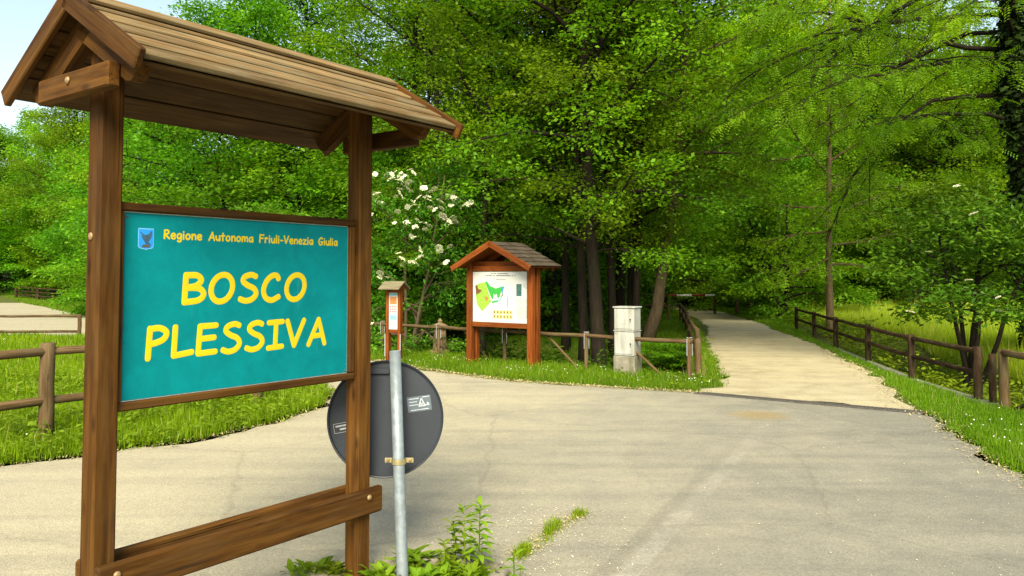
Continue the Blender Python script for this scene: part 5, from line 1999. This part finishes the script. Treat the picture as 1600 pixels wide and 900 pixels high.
# grass growing in the crack and round the sign foot
rng = np.random.default_rng(43)
q1 = along_poly(CRACK, 1500, .028, rng)
q2 = rng.normal(0, 1, (1700, 2)) * (.16, .10) + (-.42, 4.36)
q = np.concatenate([q1, q2])
m = len(q)
P = np.stack([q[:, 0], q[:, 1], np.full(m, .004)], 1)
az = rng.random(m) * 6.283
Dv = np.stack([np.cos(az) * .5, np.sin(az) * .5, np.ones(m)], 1)
Nv = rng.normal(0, 1, (m, 3))
tag(leaves_mesh('crack_grass', P, Dv, Nv, rng.uniform(.03, .075, m) * np.clip(.55 + .9 * np.sin(q[:, 0] * 31) , .15, 1), np.full(m, .005), rng.normal(.5, .2, m), L_GRASS), 'grass growing from a crack in the asphalt by the sign foot', 'grass', kind='stuff')


def blades(name, P, D, N, L, W, var, mat, parent):
    """leaves with a curved midrib: four stations, folded along the rib"""
    V, Fc, va = [], [], []
    for p, d, n, l, w, v in zip(P, D, N, L, W, var):
        p, d, n = np.array(p, float), unit(np.array(d, float)), np.array(n, float)
        sdv = unit(np.cross(d, n))
        up_ = np.cross(sdv, d)
        o = len(V)
        q = p.copy()
        dd = d.copy()
        st_ = [(0, .10), (.22, .62), (.5, 1.0), (.78, .66), (1.0, .04)]
        for i, (t, k) in enumerate(st_):
            if i:
                q = q + dd * l * (t - st_[i - 1][0])
                dd = unit(dd - up_ * .0 - np.array((0, 0, .22)))
            V += [q + sdv * w * k * .5 + up_ * w * k * .16, q, q - sdv * w * k * .5 + up_ * w * k * .16]
        for i in range(4):
            a = o + 3 * i
            Fc += [(a, a + 1, a + 4, a + 3), (a + 1, a + 2, a + 5, a + 4)]
            va += [v, v]
    me = bpy.data.meshes.new(name)
    me.from_pydata([tuple(q) for q in V], [], Fc)
    av = me.attributes.new('var', 'FLOAT', 'FACE')
    av.data.foreach_set('value', np.clip(np.array(va, np.float32), 0, 1))
    me.polygons.foreach_set('use_smooth', [True] * len(me.polygons))
    me.materials.append(mat)
    ob = bpy.data.objects.new(name, me)
    col.objects.link(ob)
    ob.parent = parent
    return ob


def weed(label, x, y, H, n, leaf, seed, kindw='stem', lean=(0, 0)):
    rng = np.random.default_rng(seed)
    t = thing('wild_plant', label, 'plant', (x, y, 0.0), 'weeds at the foot of the sign')
    P, Dv, Nv, L = [], [], [], []
    if kindw == 'stem':
        b = MB()
        top = np.array((lean[0], lean[1], H))
        b.tube([(0, 0, -.02), top * .5 + rng.normal(0, .006, 3), top], [.0045, .004, .0025], 6)
        b.build('stem', L_WEED, t)
        for i in range(n):
            f_ = .18 + .82 * (i + .5) / n
            az = i * 2.4 + rng.normal(0, .3)
            P.append(top * f_)
            up_ = .25 + .9 * max(0, f_ - .75) * 3
            Dv.append((math.cos(az), math.sin(az), up_))
            Nv.append((-math.cos(az) * .6, -math.sin(az) * .6, 1))
            L.append(leaf * 1.3 * (1.1 - .35 * f_) * rng.uniform(.8, 1.15))
        asp = .30
    else:
        for i in range(int(n * 2.2)):
            az = rng.random() * 6.283
            P.append((rng.normal(0, .04), rng.normal(0, .03), .01))
            e = rng.uniform(.3, 1.6)
            Dv.append((math.cos(az), math.sin(az), e))
            Nv.append((-math.cos(az), -math.sin(az), 1))
            L.append(leaf * rng.uniform(.35, 1.0))
        asp = .36
    L = np.array(L)
    blades('leaf_cluster', P, Dv, Nv, L, L * asp, rng.normal(.6, .2, len(L)), L_WEED, t)
    return t


def wp(p_, Y):
    return at(p_, Y)


weed('tallest leafy weed, its tip up against the asphalt right of the pole', wp(748, 4.38), 4.38, .36, 34, .085, 1, lean=(.01, 0))
weed('second tall leafy weed just left of the tallest one', wp(728, 4.42), 4.42, .33, 32, .085, 2, lean=(-.01, 0))
weed('short upright weed left of the two tall ones', wp(712, 4.45), 4.45, .24, 24, .075, 3, lean=(-.01, 0))
weed('thin upright weed halfway between pole and tall weeds', wp(697, 4.32), 4.32, .17, 18, .065, 4)
weed('bushy weed against the right side of the galvanised pole', wp(650, 4.46), 4.46, .15, 22, .17, 5, 'rosette')
weed('low rosette in front of the foot of the right sign post', wp(600, 4.25), 4.25, .1, 30, .13, 6, 'rosette')
weed('low broad-leaved weed left of the right sign post', wp(530, 4.33), 4.33, .1, 18, .14, 7, 'rosette')
weed('small weed at the lower edge left of the sign post', wp(480, 4.33), 4.33, .1, 14, .12, 8, 'rosette')
weed('leafy clump in the ring of stones below the tall weeds', wp(700, 4.29), 4.29, .1, 40, .12, 9, 'rosette')
weed('leafy clump right of the pole foot', wp(668, 4.23), 4.23, .1, 34, .12, 10, 'rosette')
weed('single small weed in the asphalt right of the stones', wp(803, 4.16), 4.16, .16, 9, .075, 11)
weed('leafy clump at the right end of the stones', wp(738, 4.27), 4.27, .1, 30, .11, 12, 'rosette')

# stone ring round the foot of the pole
ring = thing('stone_edging', 'broken grey stone ring around the foot of the pole', 'edging', (-.38, 4.22, 0))
rng = np.random.default_rng(3)
for k in range(11):
    t = -.5 + k * .33
    c = np.array((-.38 + .33 * math.cos(t), 4.32 + .17 * math.sin(t), .012))
    b = MB()
    tv = unit(np.array((-.33 * math.sin(t), .17 * math.cos(t), 0)))
    nv = np.cross(Z, tv)
    b.box(c, (.115 * rng.uniform(.7, 1), .075 * rng.uniform(.7, 1.1), .055), (tv, nv, Z), .016)
    b.build('stone', M['concrete'], ring, np.array((-.38, 4.22, 0)), False)
